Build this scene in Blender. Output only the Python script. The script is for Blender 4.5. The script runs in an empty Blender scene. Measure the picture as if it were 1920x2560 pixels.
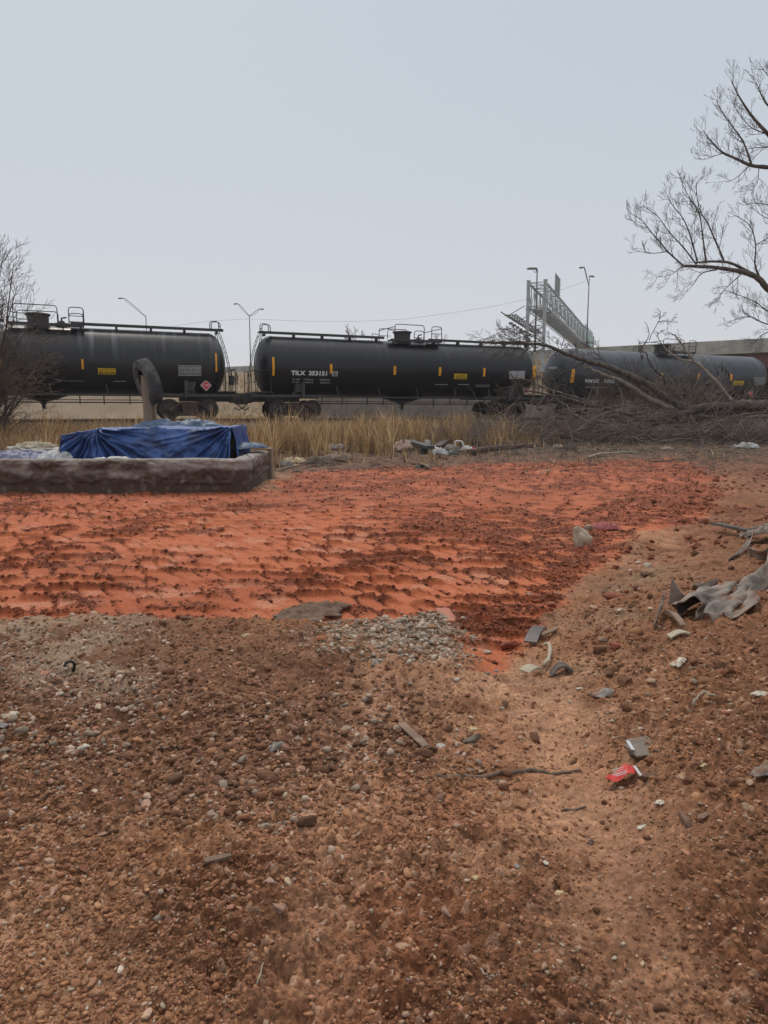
import bpy, bmesh, math, random
import numpy as np
from mathutils import Vector, Matrix
S = bpy.context.scene
COL = S.collection
R_ = math.radians
# ------------------------------------------------------------------ camera
F = 1750.0
PITCH = math.atan(250 / 1750)
EYE = 1.6
cam = bpy.data.cameras.new('camera'); camo = bpy.data.objects.new('camera', cam); COL.objects.link(camo)
cam.sensor_fit = 'VERTICAL'; cam.sensor_height = 36.0; cam.lens = F / 2560 * 36
cam.clip_start = 0.05; cam.clip_end = 5000
cam.dof.use_dof = True; cam.dof.focus_distance = 7.0; cam.dof.aperture_fstop = 9.0
camo.location = (0, 0, EYE); camo.rotation_euler = (math.pi / 2 - PITCH, 0, 0)
S.camera = camo
# ------------------------------------------------------------------ light
SUN_EL, SUN_AZ = R_(55), R_(-20)          # azimuth from +Y, clockwise
S.view_settings.view_transform = 'Standard'; S.view_settings.look = 'None'
S.view_settings.exposure = 0.0; S.view_settings.gamma = 1.0
w = bpy.data.worlds.new('World'); S.world = w; w.use_nodes = True
nt = w.node_tree; N = nt.nodes; L = nt.links; N.clear()
out = N.new('ShaderNodeOutputWorld'); bg = N.new('ShaderNodeBackground'); bg.inputs[1].default_value = 0.1
sky = N.new('ShaderNodeTexSky'); sky.sky_type = 'NISHITA'; sky.sun_disc = False
sky.sun_elevation = SUN_EL; sky.sun_rotation = SUN_AZ; sky.air_density = 1.0; sky.dust_density = 4.0
tc = N.new('ShaderNodeTexCoord'); sep = N.new('ShaderNodeSeparateXYZ'); L.new(tc.outputs['Generated'], sep.inputs[0])
cr = N.new('ShaderNodeValToRGB'); L.new(sep.outputs[2], cr.inputs[0])
SKY_STOPS = [(0.0, (6.7, 6.85, 7.25)), (0.12, (6.4, 6.65, 7.15)), (0.3, (5.75, 6.3, 6.95)), (0.5, (5.4, 6.05, 6.75)), (0.75, (9.0, 9.2, 9.5)), (1.0, (12.6, 12.6, 12.7))]
els = cr.color_ramp.elements
while len(els) < len(SKY_STOPS): els.new(0.5)
for e, (p, c) in zip(els, SKY_STOPS):
    e.position = p; e.color = (c[0] / 15, c[1] / 15, c[2] / 15, 1)
sc15 = N.new('ShaderNodeVectorMath'); sc15.operation = 'SCALE'; sc15.inputs['Scale'].default_value = 15.0
L.new(cr.outputs[0], sc15.inputs[0])
mx = N.new('ShaderNodeMix'); mx.data_type = 'RGBA'; mx.inputs[0].default_value = 0.93
L.new(sky.outputs[0], mx.inputs[6]); L.new(sc15.outputs[0], mx.inputs[7]); L.new(mx.outputs[2], bg.inputs[0]); L.new(bg.outputs[0], out.inputs[0])
sl = bpy.data.lights.new('sun', 'SUN'); sl.energy = 1.5; sl.angle = R_(10); sl.color = (1, .91, .80)
so = bpy.data.objects.new('sun', sl); COL.objects.link(so)
sd = Vector((math.sin(SUN_AZ) * math.cos(SUN_EL), math.cos(SUN_AZ) * math.cos(SUN_EL), math.sin(SUN_EL)))
so.rotation_euler = sd.to_track_quat('Z', 'Y').to_euler()
S.cycles.max_bounces = 5; S.cycles.diffuse_bounces = 3; S.cycles.glossy_bounces = 2; S.cycles.volume_bounces = 1
S.cycles.transparent_max_bounces = 6
# ------------------------------------------------------------------ projection helpers (photo pixels 1920x2560)
cp, sp = math.cos(PITCH), math.sin(PITCH)
def ray(px, py):
    a = (px - 960) / F; b = (1280 - py) / F
    return np.array([a, cp + b * sp, -sp + b * cp])
def pt(px, py, Y):
    d = ray(px, py); d = d * (Y / d[1])
    return Vector((d[0], d[1], EYE + d[2]))
def ground0(px, py):
    d = ray(px, py); t = -EYE / min(d[2], -1e-4)
    return (d[0] * t, d[1] * t)
# ------------------------------------------------------------------ noise
def _h(ix, iy, s):
    h = (ix.astype(np.int64) * 374761393 + iy.astype(np.int64) * 668265263 + s * 1274126177) & 0xffffffff
    h = ((h ^ (h >> 13)) * 1274126177) & 0xffffffff
    h = h ^ (h >> 16)
    return (h & 0xffffff) / float(0xffffff)
def vn(x, y, s=0):
    ix = np.floor(x); iy = np.floor(y); fx = x - ix; fy = y - iy
    fx = fx * fx * (3 - 2 * fx); fy = fy * fy * (3 - 2 * fy)
    a = _h(ix, iy, s); b = _h(ix + 1, iy, s); c = _h(ix, iy + 1, s); d = _h(ix + 1, iy + 1, s)
    return (a + (b - a) * fx) * (1 - fy) + (c + (d - c) * fx) * fy
def fbm(x, y, o=4, s=0, g=.5):
    t = 0; a = 1; n = 0
    for i in range(o):
        t = t + a * vn(x * 2 ** i + 17.3 * i, y * 2 ** i - 9.1 * i, s + i); n += a; a *= g
    return t / n
def worley(x, y, s=0):
    ix = np.floor(x); iy = np.floor(y); best = np.full(x.shape, 9.0); idv = np.zeros(x.shape)
    for dx in (-1, 0, 1):
        for dy in (-1, 0, 1):
            cx = ix + dx; cy = iy + dy
            px = cx + _h(cx, cy, s); py = cy + _h(cx, cy, s + 7)
            d = (px - x) ** 2 + (py - y) ** 2
            m = d < best; best = np.where(m, d, best); idv = np.where(m, _h(cx, cy, s + 13), idv)
    return np.sqrt(best), idv
def ss(a, b, x): t = np.clip((x - a) / (b - a), 0, 1); return t * t * (3 - 2 * t)
def poly_sd(x, y, pts):       # signed distance, negative inside
    d = np.full(x.shape, 1e9); ins = np.zeros(x.shape, bool); n = len(pts)
    for i in range(n):
        ax, ay = pts[i]; bx, by = pts[(i + 1) % n]
        ex, ey = bx - ax, by - ay; wx, wy = x - ax, y - ay
        t = np.clip((wx * ex + wy * ey) / (ex * ex + ey * ey + 1e-9), 0, 1)
        d = np.minimum(d, (wx - ex * t) ** 2 + (wy - ey * t) ** 2)
        c = ((ay > y) != (by > y)) & (x < (bx - ax) * (y - ay) / ((by - ay) if by != ay else 1e-9) + ax)
        ins ^= c
    d = np.sqrt(d); return np.where(ins, -d, d)
# ------------------------------------------------------------------ track frame
TA = R_(23.5); T = np.array([math.cos(TA), math.sin(TA)]); NN = np.array([-math.sin(TA), math.cos(TA)])
P0 = np.array([0.0, 38.42]); RAILZ = 1.27
A_HW = np.array([-24.7, 117.0]); B_HW = np.array([40.0, 75.0]); D_HW = (B_HW - A_HW) / np.linalg.norm(B_HW - A_HW); N_HW = np.array([D_HW[1], -D_HW[0]])   # N points to the camera side
if N_HW[1] > 0: N_HW = -N_HW
HWZ = 8.0
BANK = [ground0(*p) for p in [(1080, 2700), (1250, 2200), (1420, 1850), (1290, 1660), (1420, 1530), (1560, 1440), (1800, 1320), (2300, 1230), (3200, 1500), (2600, 2700)]]
def macro(x, y):
    x = np.asarray(x, float); y = np.asarray(y, float)
    z = .22 * ss(20, 34, y) + 0 * x
    q = (x - P0[0]) * NN[0] + (y - P0[1]) * NN[1]
    emb = ss(-7.5, -3.0, q) * .62 + ss(-3.0, -1.9, q) * .22
    emb = emb - .35 * ss(2.2, 5, q)
    z = z + emb * (y > 20)
    h = (x - A_HW[0]) * N_HW[0] + (y - A_HW[1]) * N_HW[1]     # distance in front of highway line
    al = (x - A_HW[0]) * D_HW[0] + (y - A_HW[1]) * D_HW[1]
    z = z + (HWZ - .75) * (1 - ss(1.0, 22, h)) * (1 - ss(62, 74, al)) * (y > 40)
    b = poly_sd(x, y, BANK)
    z = z + (.26 * ss(-.15, 1.3, -b) + .30 * ss(.8, 3.6, -b)) * (y < 18) * (1 - ss(11, 18, y))
    z = z + .10 * (fbm(x * .35 + 3, y * .35, 3, 5) - .5) * ss(-1, 2, y) * (1 - ss(30, 40, y))
    return z
def gz(x, y): return float(macro(np.array([x]), np.array([y]))[0])
def g(px, py):
    d = ray(px, py); t = 1.5
    if d[2] < 0: t = -EYE / d[2]
    ts = np.linspace(t * .4, t * 1.15, 400)
    dz = EYE + d[2] * ts - macro(d[0] * ts, d[1] * ts)
    i = int(np.argmax(dz < 0)) or len(ts) - 1
    t = ts[i]
    return Vector((d[0] * t, d[1] * t, EYE + d[2] * t))
# ------------------------------------------------------------------ mesh helpers
class MB:
    def __init__(s): s.v = []; s.f = []; s.c = []
    def add(s, vs, fs, col=None):
        n = len(s.v); s.v += [tuple(p) for p in vs]; s.f += [tuple(i + n for i in f) for f in fs]
        s.c += [col or (1, 1, 1)] * len(vs)
    def box(s, c, d, rot=None, col=None, jit=0):
        c = Vector(c); v = []
        for i in (-1, 1):
            for j in (-1, 1):
                for k in (-1, 1):
                    p = Vector((i * d[0] / 2, j * d[1] / 2, k * d[2] / 2))
                    if jit: p += Vector((random.uniform(-jit, jit), random.uniform(-jit, jit), random.uniform(-jit, jit)))
                    if rot is not None: p = rot @ p
                    v.append(c + p)
        s.add(v, [(0, 1, 3, 2), (4, 6, 7, 5), (0, 4, 5, 1), (2, 3, 7, 6), (0, 2, 6, 4), (1, 5, 7, 3)], col)
    def beam(s, a, b, wd, ht=None, col=None, up=Vector((0, 0, 1))):
        a = Vector(a); b = Vector(b); d = (b - a); Ln = d.length
        if Ln < 1e-6: return
        d.normalize(); sx = d.cross(up)
        if sx.length < 1e-3: sx = d.cross(Vector((0, 1, 0)))
        sx.normalize(); u = sx.cross(d)
        m = Matrix((d, sx, u)).transposed()
        s.box((a + b) / 2, (Ln, wd, ht or wd), m, col)
    def tube(s, pts, rad, n=6, cap=True, col=None):
        pts = [Vector(p) for p in pts]; m = len(pts)
        if not hasattr(rad, '__len__'): rad = [rad] * m
        vs = []; fs = []; pr = None
        for i, p in enumerate(pts):
            t = (pts[min(i + 1, m - 1)] - pts[max(i - 1, 0)])
            if t.length < 1e-9: t = Vector((0, 0, 1))
            t.normalize()
            if pr is None:
                a = Vector((0, 0, 1)) if abs(t.z) < .9 else Vector((1, 0, 0))
                pr = t.cross(a).normalized()
            else:
                pr = (pr - t * pr.dot(t))
                if pr.length < 1e-6: pr = t.orthogonal()
                pr.normalize()
            q = t.cross(pr)
            for k in range(n):
                a = 2 * math.pi * k / n
                vs.append(p + (pr * math.cos(a) + q * math.sin(a)) * rad[i])
        for i in range(m - 1):
            for k in range(n):
                k2 = (k + 1) % n
                fs.append((i * n + k, i * n + k2, (i + 1) * n + k2, (i + 1) * n + k))
        if cap and n > 2: fs += [tuple(range(n - 1, -1, -1)), tuple(range((m - 1) * n, m * n))]
        s.add(vs, fs, col)
    def lathe(s, o, ax, prof, n=24, col=None, cap=True):      # prof: (along, radius)
        o = Vector(o); ax = Vector(ax).normalized(); a = ax.orthogonal().normalized(); b = ax.cross(a); vs = []; fs = []
        for (h, r) in prof:
            for k in range(n):
                t = 2 * math.pi * k / n; vs.append(o + ax * h + (a * math.cos(t) + b * math.sin(t)) * r)
        m = len(prof)
        for i in range(m - 1):
            for k in range(n):
                k2 = (k + 1) % n; fs.append((i * n + k, i * n + k2, (i + 1) * n + k2, (i + 1) * n + k))
        if cap: fs += [tuple(range(n - 1, -1, -1)), tuple(range((m - 1) * n, m * n))]
        s.add(vs, fs, col)
    def prism(s, poly, o, ex, ey, ez, t, col=None):    # poly in ex,ey ; thickness t along ez
        o = Vector(o); ex = Vector(ex); ey = Vector(ey); ez = Vector(ez); n = len(poly)
        v = [o + ex * a + ey * b - ez * t / 2 for a, b in poly] + [o + ex * a + ey * b + ez * t / 2 for a, b in poly]
        s.add(v, [tuple(range(n - 1, -1, -1)), tuple(range(n, 2 * n))] + [(i, (i + 1) % n, n + (i + 1) % n, n + i) for i in range(n)], col)
    def build(s, name, m, parent=None, smooth=None, color=False):
        me = bpy.data.meshes.new(name); me.from_pydata(s.v, [], s.f)
        if color:
            at = me.color_attributes.new('Col', 'FLOAT_COLOR', 'POINT')
            at.data.foreach_set('color', np.hstack([np.array(s.c), np.ones((len(s.c), 1))]).ravel())
        bm = bmesh.new(); bm.from_mesh(me); bmesh.ops.recalc_face_normals(bm, faces=bm.faces); bm.to_mesh(me); bm.free()
        return link(name, me, m, parent, smooth)
def link(name, me, m, parent=None, smooth=None):
    o = bpy.data.objects.new(name, me); COL.objects.link(o)
    if m is not None: me.materials.append(m)
    if parent is not None: o.parent = parent
    if smooth is not None:
        if smooth is True or smooth >= 3: me.polygons.foreach_set('use_smooth', [True] * len(me.polygons))
        else:
            me.polygons.foreach_set('use_smooth', [True] * len(me.polygons)); me.set_sharp_from_angle(angle=smooth)
    return o
def np_mesh(name, V, Fc, m, colr=None, smooth=False, parent=None, attrs=None):
    me = bpy.data.meshes.new(name); k = Fc.shape[1]
    me.vertices.add(len(V)); me.vertices.foreach_set('co', V.astype(np.float32).ravel())
    me.loops.add(Fc.size); me.loops.foreach_set('vertex_index', Fc.astype(np.int32).ravel())
    me.polygons.add(len(Fc)); me.polygons.foreach_set('loop_start', np.arange(0, Fc.size, k, dtype=np.int32))
    if smooth: me.polygons.foreach_set('use_smooth', np.ones(len(Fc), bool))
    me.update(calc_edges=True)
    if colr is not None:
        at = me.color_attributes.new('Col', 'FLOAT_COLOR', 'POINT')
        at.data.foreach_set('color', np.hstack([colr, np.ones((len(V), 1))]).astype(np.float32).ravel())
    for kx, val in (attrs or {}).items():
        at = me.attributes.new(kx, 'FLOAT', 'POINT'); at.data.foreach_set('value', val.astype(np.float32))
    o = bpy.data.objects.new(name, me); COL.objects.link(o)
    if m is not None: me.materials.append(m)
    if parent is not None: o.parent = parent
    return o
def tag(o, label=None, cat=None, group=None, kind=None):
    if label: o['label'] = label
    if cat: o['category'] = cat
    if group: o['group'] = group
    if kind: o['kind'] = kind
    return o
def empty(name, loc, rz=0, label=None, cat=None, group=None):
    o = bpy.data.objects.new(name, None); COL.objects.link(o); o.location = loc; o.rotation_euler = (0, 0, rz)
    return tag(o, label, cat, group)
# ------------------------------------------------------------------ materials
def mat(name, c1, c2=None, rough=.8, scale=4.0, bump=0.0, bscale=None, metal=0.0, stretch=(1, 1, 1), attr=False, thr=(.35, .65), c3=None, s3=20, t3=(.6, .7), spec=.5, bdist=.02, trans=0.0):
    m = bpy.data.materials.new(name); m.use_nodes = True; nt = m.node_tree; N = nt.nodes; L = nt.links
    b = N['Principled BSDF']; b.inputs['Roughness'].default_value = rough; b.inputs['Metallic'].default_value = metal
    b.inputs['Specular IOR Level'].default_value = spec
    tc = N.new('ShaderNodeTexCoord'); mp = N.new('ShaderNodeMapping'); mp.inputs['Scale'].default_value = stretch
    L.new(tc.outputs['Object'], mp.inputs[0])
    def noise(sc, det=6, ro=.6):
        n = N.new('ShaderNodeTexNoise'); n.inputs['Scale'].default_value = sc; n.inputs['Detail'].default_value = det; n.inputs['Roughness'].default_value = ro
        L.new(mp.outputs[0], n.inputs[0]); return n
    def mix(f, a, bb, mode='MIX'):
        x = N.new('ShaderNodeMix'); x.data_type = 'RGBA'; x.blend_type = mode
        if isinstance(f, float): x.inputs[0].default_value = f
        else: L.new(f, x.inputs[0])
        for i, q in ((6, a), (7, bb)):
            if isinstance(q, tuple): x.inputs[i].default_value = (*q, 1)
            else: L.new(q, x.inputs[i])
        return x.outputs[2]
    def rng(n, a, bb):
        r = N.new('ShaderNodeMapRange'); r.inputs[1].default_value = a; r.inputs[2].default_value = bb
        L.new(n.outputs[0], r.inputs[0]); return r.outputs[0]
    base = c1
    if c2 is not None: base = mix(rng(noise(scale), *thr), c1, c2)
    if c3 is not None: base = mix(rng(noise(s3, 4), *t3), base, c3)
    if attr:
        a = N.new('ShaderNodeVertexColor'); a.layer_name = 'Col'; base = mix(1.0, base, a.outputs[0], 'MULTIPLY')
    if isinstance(base, tuple): b.inputs['Base Color'].default_value = (*base, 1)
    else: L.new(base, b.inputs['Base Color'])
    if bump:
        bp = N.new('ShaderNodeBump'); bp.inputs['Strength'].default_value = bump; bp.inputs['Distance'].default_value = bdist
        L.new(noise(bscale or scale * 4, 8, .65).outputs[0], bp.inputs['Height']); L.new(bp.outputs[0], b.inputs['Normal'])
    if trans: b.inputs['Transmission Weight'].default_value = trans
    return m
M = {}
M['steel_dark'] = mat('black_painted_steel', (.022, .022, .024), (.05, .045, .042), .6, 3, .1)
M['rust'] = mat('rusty_cast_iron', (.045, .032, .028), (.10, .06, .045), .8, 6, .3)
M['wheel'] = mat('rail_wheel_steel', (.03, .026, .025), (.07, .055, .05), .55, 8, .1)
M['yellow'] = mat('reflective_yellow_tape', (.85, .38, .01), (.6, .26, .01), .5, 6)
M['yellowp'] = mat('yellow_placard', (.75, .5, .01), (.6, .4, .02), .5, 5)
M['white'] = mat('white_stencil_paint', (.80, .82, .82), (.6, .62, .63), .6, 14)
M['whited'] = mat('dull_white_stencil', (.55, .56, .57), (.32, .32, .33), .6, 14)
M['redp'] = mat('red_placard', (.5, .03, .05), None, .5)
M['black'] = mat('black_ink', (.01, .01, .01), None, .6)
M['concrete'] = mat('weathered_concrete', (.42, .40, .35), (.26, .25, .22), .9, .6, .2, 8, c3=(.14, .13, .12), s3=2.5, t3=(.58, .75))
M['maroon'] = mat('maroon_girder_paint', (.13, .05, .045), (.09, .04, .035), .7, 1.5)
M['galv'] = mat('galvanised_steel', (.40, .41, .41), (.27, .28, .28), .5, 2, .05, metal=.3)
M['galvd'] = mat('dull_galvanised_steel', (.17, .165, .155), (.11, .105, .10), .7, 2, metal=.1)
M['bark'] = mat('dark_bark', (.135, .108, .088), (.045, .036, .03), .95, 5, .8, 30, stretch=(1, 1, .6))
M['barkp'] = mat('pale_weathered_branch', (.38, .32, .26), (.17, .14, .11), .9, 4, .6, 24)
M['twig'] = mat('bare_twigs', (.075, .057, .05), (.12, .095, .08), .9, 2)
M['twigl'] = mat('pale_twigs', (.22, .17, .13), (.13, .10, .08), .9, 2)
M['wood'] = mat('weathered_wood', (.30, .21, .15), (.15, .11, .085), .85, 3, .5, 30, stretch=(1, 1, .1))
M['woodg'] = mat('grey_wood', (.27, .185, .125), (.13, .085, .06), .9, 8, .5, 40, stretch=(.15, 1, 1))
M['tyre'] = mat('dusty_rubber', (.085, .082, .078), (.035, .034, .034), .8, 4, .15, 30, c3=(.17, .16, .15), s3=3, t3=(.5, .75))
TEXTS = {}
def text_mesh(txt, size, bold=0.0):
    return TEXTS[(txt, bold)]
for txt_, bold_ in (('TILX  353151', .035), ('LD LMT   197260 LB          89450 KG', .02), ('LT WT      65800 LB          40250 KG', .02), ('PLATE', .02), ('C', .02), ('1170', 0.0), ('800-424-9200', .04), ('VENT TANK WHEN UNLOADING', .02), ('VMSX   3001', .035)):
    cu = bpy.data.curves.new('t', 'FONT'); cu.body = txt_; cu.size = 1; cu.offset = bold_; cu.resolution_u = 3
    o = bpy.data.objects.new('t', cu); COL.objects.link(o); dg = bpy.context.evaluated_depsgraph_get(); dg.update()
    me = bpy.data.meshes.new_from_object(o.evaluated_get(dg)); bpy.data.objects.remove(o); bpy.data.curves.remove(cu)
    TEXTS[(txt_, bold_)] = (np.array([p.co[:2] for p in me.vertices]), [tuple(p.vertices) for p in me.polygons]); bpy.data.meshes.remove(me)
# ================================================================== SETTING: ground
YS = np.concatenate([np.linspace(-3, 1.0, 16)[:-1], 1.0 / (1 - np.linspace(0, 1, 1300) * (1 - 1 / 33.0))]); YS = np.sort(np.concatenate([YS, np.linspace(3.2, 12, 420)]))
YS = np.concatenate([YS, 33.0 * 1.012 ** np.arange(1, 130), 155 * 1.12 ** np.arange(1, 32)])
# even out: rows follow the perspective density
a1 = np.concatenate([-np.geomspace(40, .80, 26)[:-1], np.linspace(-.78, .78, 1000), np.geomspace(.80, 40, 26)[1:]])
YY, SS_ = np.meshgrid(YS, a1, indexing='ij')
XX = (YY * .78 + 1.1 + 2.0 * (1 - ss(-3, 3, YY))) * SS_
X = XX.ravel(); Y = YY.ravel()
near = (Y < 45)
def P(*a): return [ground0(*p) for p in a]
RED = P((-900, 1190), (300, 1215), (640, 1232), (690, 1190), (760, 1178), (1000, 1166), (1300, 1158), (1700, 1150), (1790, 1170), (1790, 1250), (1740, 1300), (1640, 1330), (1560, 1400), (1480, 1430), (1420, 1490), (1330, 1560), (1290, 1640), (1220, 1700), (1150, 1690), (1120, 1600), (1100, 1545), (860, 1560), (500, 1568), (-900, 1572))
LOOSE = P((1040, 1300), (1120, 1420), (1060, 1560), (1180, 1700), (1330, 1620), (1500, 1440), (1650, 1340), (1900, 1260), (1850, 1180), (1500, 1260), (1250, 1300))
GREY = P((960, 1585), (1030, 1545), (1095, 1540), (1125, 1600), (1140, 1655), (1095, 1672), (1030, 1640), (950, 1650), (860, 1625), (780, 1600))
GREY2 = P((-300, 1560), (420, 1570), (300, 1640), (330, 1760), (0, 1740), (-300, 1720))
PATH = P((1120, 1700), (1330, 1660), (1560, 1760), (1500, 1900), (1560, 2080), (1680, 2350), (1650, 2600), (1400, 2500), (1250, 2250), (1200, 1980), (1090, 1830))
TAN2 = P((-200, 2180), (330, 2230), (420, 2400), (350, 2700), (-200, 2700))
GREYB = P((1430, 1480), (1700, 1400), (1640, 1560), (1400, 1700), (1290, 1690), (1340, 1560))
CHURN = P((1330, 1640), (1420, 1500), (1500, 1420), (1640, 1340), (1740, 1230), (1760, 1160), (2100, 1150), (2200, 1260), (1900, 1330), (1800, 1400), (1700, 1440), (1560, 1540), (1420, 1640))
GRAV = P((-900, 1565), (560, 1570), (800, 1600), (900, 1640), (1000, 1700), (1060, 1800), (1030, 1940), (850, 2010), (500, 2060), (0, 2050), (-900, 2050))
def zones(x, y):
    wx = x + 1.1 * (fbm(x * .9, y * .9, 5, 31) - .5) * (.3 + y * .10); wy = y + .9 * (fbm(x * .9 + 50, y * .9, 5, 41) - .5) * (.25 + y * .08)
    sf = .05 + .02 * y
    z = {}
    for k, pl, s in (('red', RED, .7), ('loose', LOOSE, 3.), ('grey', GREY, 1.6), ('grey2', GREY2, 3.), ('path', PATH, 3.), ('tan', TAN2, 3.), ('greyb', GREYB, 4.), ('grav', GRAV, 5.)):
        d = poly_sd(wx, wy, pl); z[k] = 1 - ss(-sf * s, sf * s, d)
    z['red'] = z['red'] * (1 - z['grey']); return z
x = X[near]; y = Y[near]
Z = macro(X, Y); z = zones(x, y)
red = z['red']; loose = z['loose']; path = np.maximum(z['path'], z['tan'] * .8)
nlo = fbm(x * 1.1, y * 1.1, 4, 3); nmid = fbm(x * 5, y * 5, 4, 7); nfi = .5 + (fbm(x * 22, y * 22, 3, 11) - .5) * (1 - ss(4, 8, y))
fine = 1 - ss(9, 16, y)
# tread prints: lateral passes (grousers run away from camera) and lengthwise passes
wob = fbm(x * .35, y * .35, 3, 61)
yy = y + .10 * x + 1.5 * (wob - .5) + .16 * (fbm(x * 3, y * 3, 3, 65) - .5); bnd = np.floor(yy / .40); bf = yy / .40 - bnd
gx = (x + .75 * (yy) + .35 * (fbm(x * .8, y * .8, 3, 62) - .5) + 3.7 * _h(bnd, bnd * 0, 5)) / .25
gf = gx - np.floor(gx)
groA = np.exp(-((gf - .5) / .10) ** 2) * ss(.22, .36, fbm(x * 2.2, y * 2.2 + 7, 3, 64)); edgA = np.exp(-(np.minimum(bf, 1 - bf) / .09) ** 2)
xx = x - .32 * y + 1.2 * (wob - .5); bn2 = np.floor(xx / .5); bf2 = xx / .5 - bn2
gy = (y + .2 * x + .25 * (fbm(x, y, 3, 63) - .5) + 2.1 * _h(bn2, bn2 * 0, 9)) / .2; gf2 = gy - np.floor(gy)
groB = np.exp(-((gf2 - .5) / .15) ** 2); edgB = np.exp(-(np.minimum(bf2, 1 - bf2) / .08) ** 2)
selB = ss(.3, 2.0, x - .12 * y + 1.5 * (nlo - .5))
gro = groA * (1 - selB) + groB * selB; edg = edgA * (1 - selB) + edgB * selB
vis = ss(.30, .55, fbm(x * .6 + 9, y * .6, 3, 71))
gro = gro * (.5 + .5 * vis) * ss(.22, .42, nmid); edg = edg * (.5 + .5 * vis) * ss(.2, .42, fbm(x * 3, y * 3, 3, 73))
farr = ss(8, 14, y) * .10
crumb = ss(.45, .62, .44 * nmid + .38 * nlo + .21 * gro + .26 * edg + .15 * loose + .5 * farr + .07 * (nfi - .5) + .06 * (1 - ss(0, 1.2, 14.4 - y)))
w1, i1 = worley(x * 17 + .5 * nfi, y * 17 + nmid, 21); w2, i2 = worley(x * 40 + .3 * nfi, y * 40, 22); w3, i3 = worley(x * 95, y * 95, 23)
l1 = np.clip(1 - (w1 * 1.7) ** 2, 0, 1) * (i1 > .55); l2 = np.clip(1 - (w2 * 1.6) ** 2, 0, 1) * (i2 > .2) * (.4 + .6 * i2); l3 = np.clip(1 - (w3 * 1.5) ** 2, 0, 1) * i3
rough_b = (1 - .75 * path * ss(.35, .55, 1 - nmid * .8)) * (.6 + .8 * ss(.35, .65, nlo))
l1 = l1 * (1 - ss(5, 9, y)); l2 = l2 * (1 - ss(2.8, 4.6, y)); l3 = l3 * (1 - ss(1.8, 2.8, y)); f2 = 1 - ss(3, 5, y); f3 = 1 - ss(2, 3, y)
hz = (1 - red) * rough_b * (.016 * l1 + .010 * l2 + .004 * l3)
rdg = 1 - np.abs(2 * fbm(x * 7, y * 7, 4, 91) - 1) * 3
hz += (1 - red) * (.06 * (nlo - .5) + .05 * (nmid - .5) + .016 * (nfi - .5) + .022 * np.clip(rdg, -.7, 1) * (1 - .6 * path))
w0, i0 = worley(x * 7 + .8 * nmid, y * 7 + .25 * nfi, 27)
hz += (1 - red) * (1 - .8 * path) * .022 * np.clip(1 - (w0 * 1.6) ** 2, 0, 1) * (i0 > .6) * ss(.4, .6, nlo) * (y < 20)
hz += (1 - red) * .05 * (1 - path) * (y < 5.6)
hz += red * (.010 * np.abs(np.sin(math.pi * (yy * 6.5 + 1.5 * fbm(x * .8, y * .8, 2, 67)))) * ss(.4, .6, fbm(x * .9, y * .9 + 30, 3, 68)))
hz += red * (-.045 * gro * (1 - .4 * crumb) + .050 * edg * ss(.3, .5, fbm(x * 4, y * 4, 3, 66)) + .03 * (nlo - .5) + .022 * (nmid - .5) + .004 * (nfi - .5))
hz += red * crumb * (.008 + .014 * l1 + .011 * l2 + .004 * l3)
hz += z['grey'] * (.03 + .02 * l2)
hz += ss(15, 19, y) * (1 - red) * .16 * (fbm(x * 2, y * 1.2, 4, 180) - .5)
# wheel rut through the brown path
CR = np.zeros(len(X)); CR[near] = crumb
rut = np.exp(-((x - (.55 + .10 * y)) / .16) ** 2) + np.exp(-((x - (-.35 + .08 * y)) / .14) ** 2)
hz -= (1 - red) * .03 * rut * (y < 5) * (1 - .5 * nmid)
grassz = ss(22, 26, y)
hz = hz * (1 - .3 * grassz)
Z[near] += hz
rutc = rut * ss(.3, .5, nmid + .2 * nlo) * (1 - red) * (y < 5.2)
# colours (material colours of soil, nothing lit)
def C(*c): return np.array(c)[None, :]
gvz = z['grav']
cb = C(.31, .142, .067) * (1 - 0 * x[:, None])
t = lambda m: np.clip(m, 0, 1)[:, None]
def lerp(a, b, m): return a + (b - a) * t(m)
col = lerp(cb, C(.165, .066, .029), ss(.48, .66, nlo))
col = lerp(col, C(.47, .25, .14), ss(.42, .66, fbm(x * 2.3, y * 2.3, 4, 77)) * .7)
col = lerp(col, C(.33, .125, .058), ss(.56, .70, fbm(x * 1.6 + 8, y * 1.6, 4, 78)) * .35)
col = lerp(col, C(.47, .255, .145), path * ss(.30, .55, 1 - nmid) * .9)
col = lerp(col, C(.165, .076, .039) * (.7 + .6 * nmid[:, None]), gvz * .85)
col = lerp(col, C(.42, .22, .125), rutc * .6)
bankm = ss(-.2, 1.0, -poly_sd(x, y, BANK))
col = lerp(col, C(.19, .082, .039) * (.6 + .8 * nmid[:, None]), bankm * .85)
col = lerp(col, C(.34, .235, .145), z['greyb'] * .8 * ss(.35, .6, nlo + .3 * (nfi - .5)))
col = lerp(col, C(.36, .28, .21), z['grey'] * .6 * ss(.35, .6, nmid))
col = lerp(col, C(.36, .27, .19), z['grey2'] * .7 * ss(.3, .6, nmid))
stone = (i2 > .90) * (l2 > .3) * (1 - red)
col = lerp(col, C(.45, .33, .24) * (.6 + .8 * i2[:, None]), stone * .25 * (1 - path * .7))
col = col * (1 + .5 * (i1 - .5) * (l1 > .1))[:, None] * (1 + (.6 * (i2 - .5) * f2 + .4 * (i3 - .5) * f3) * (1 - .6 * path))[:, None]
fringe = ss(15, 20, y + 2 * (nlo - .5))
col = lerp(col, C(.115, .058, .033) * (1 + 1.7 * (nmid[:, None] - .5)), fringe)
churn = ss(-.6, .8, -poly_sd(x + 1.2 * (nlo - .5), y + 2 * (nmid - .5), CHURN)) * (1 - red)
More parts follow.
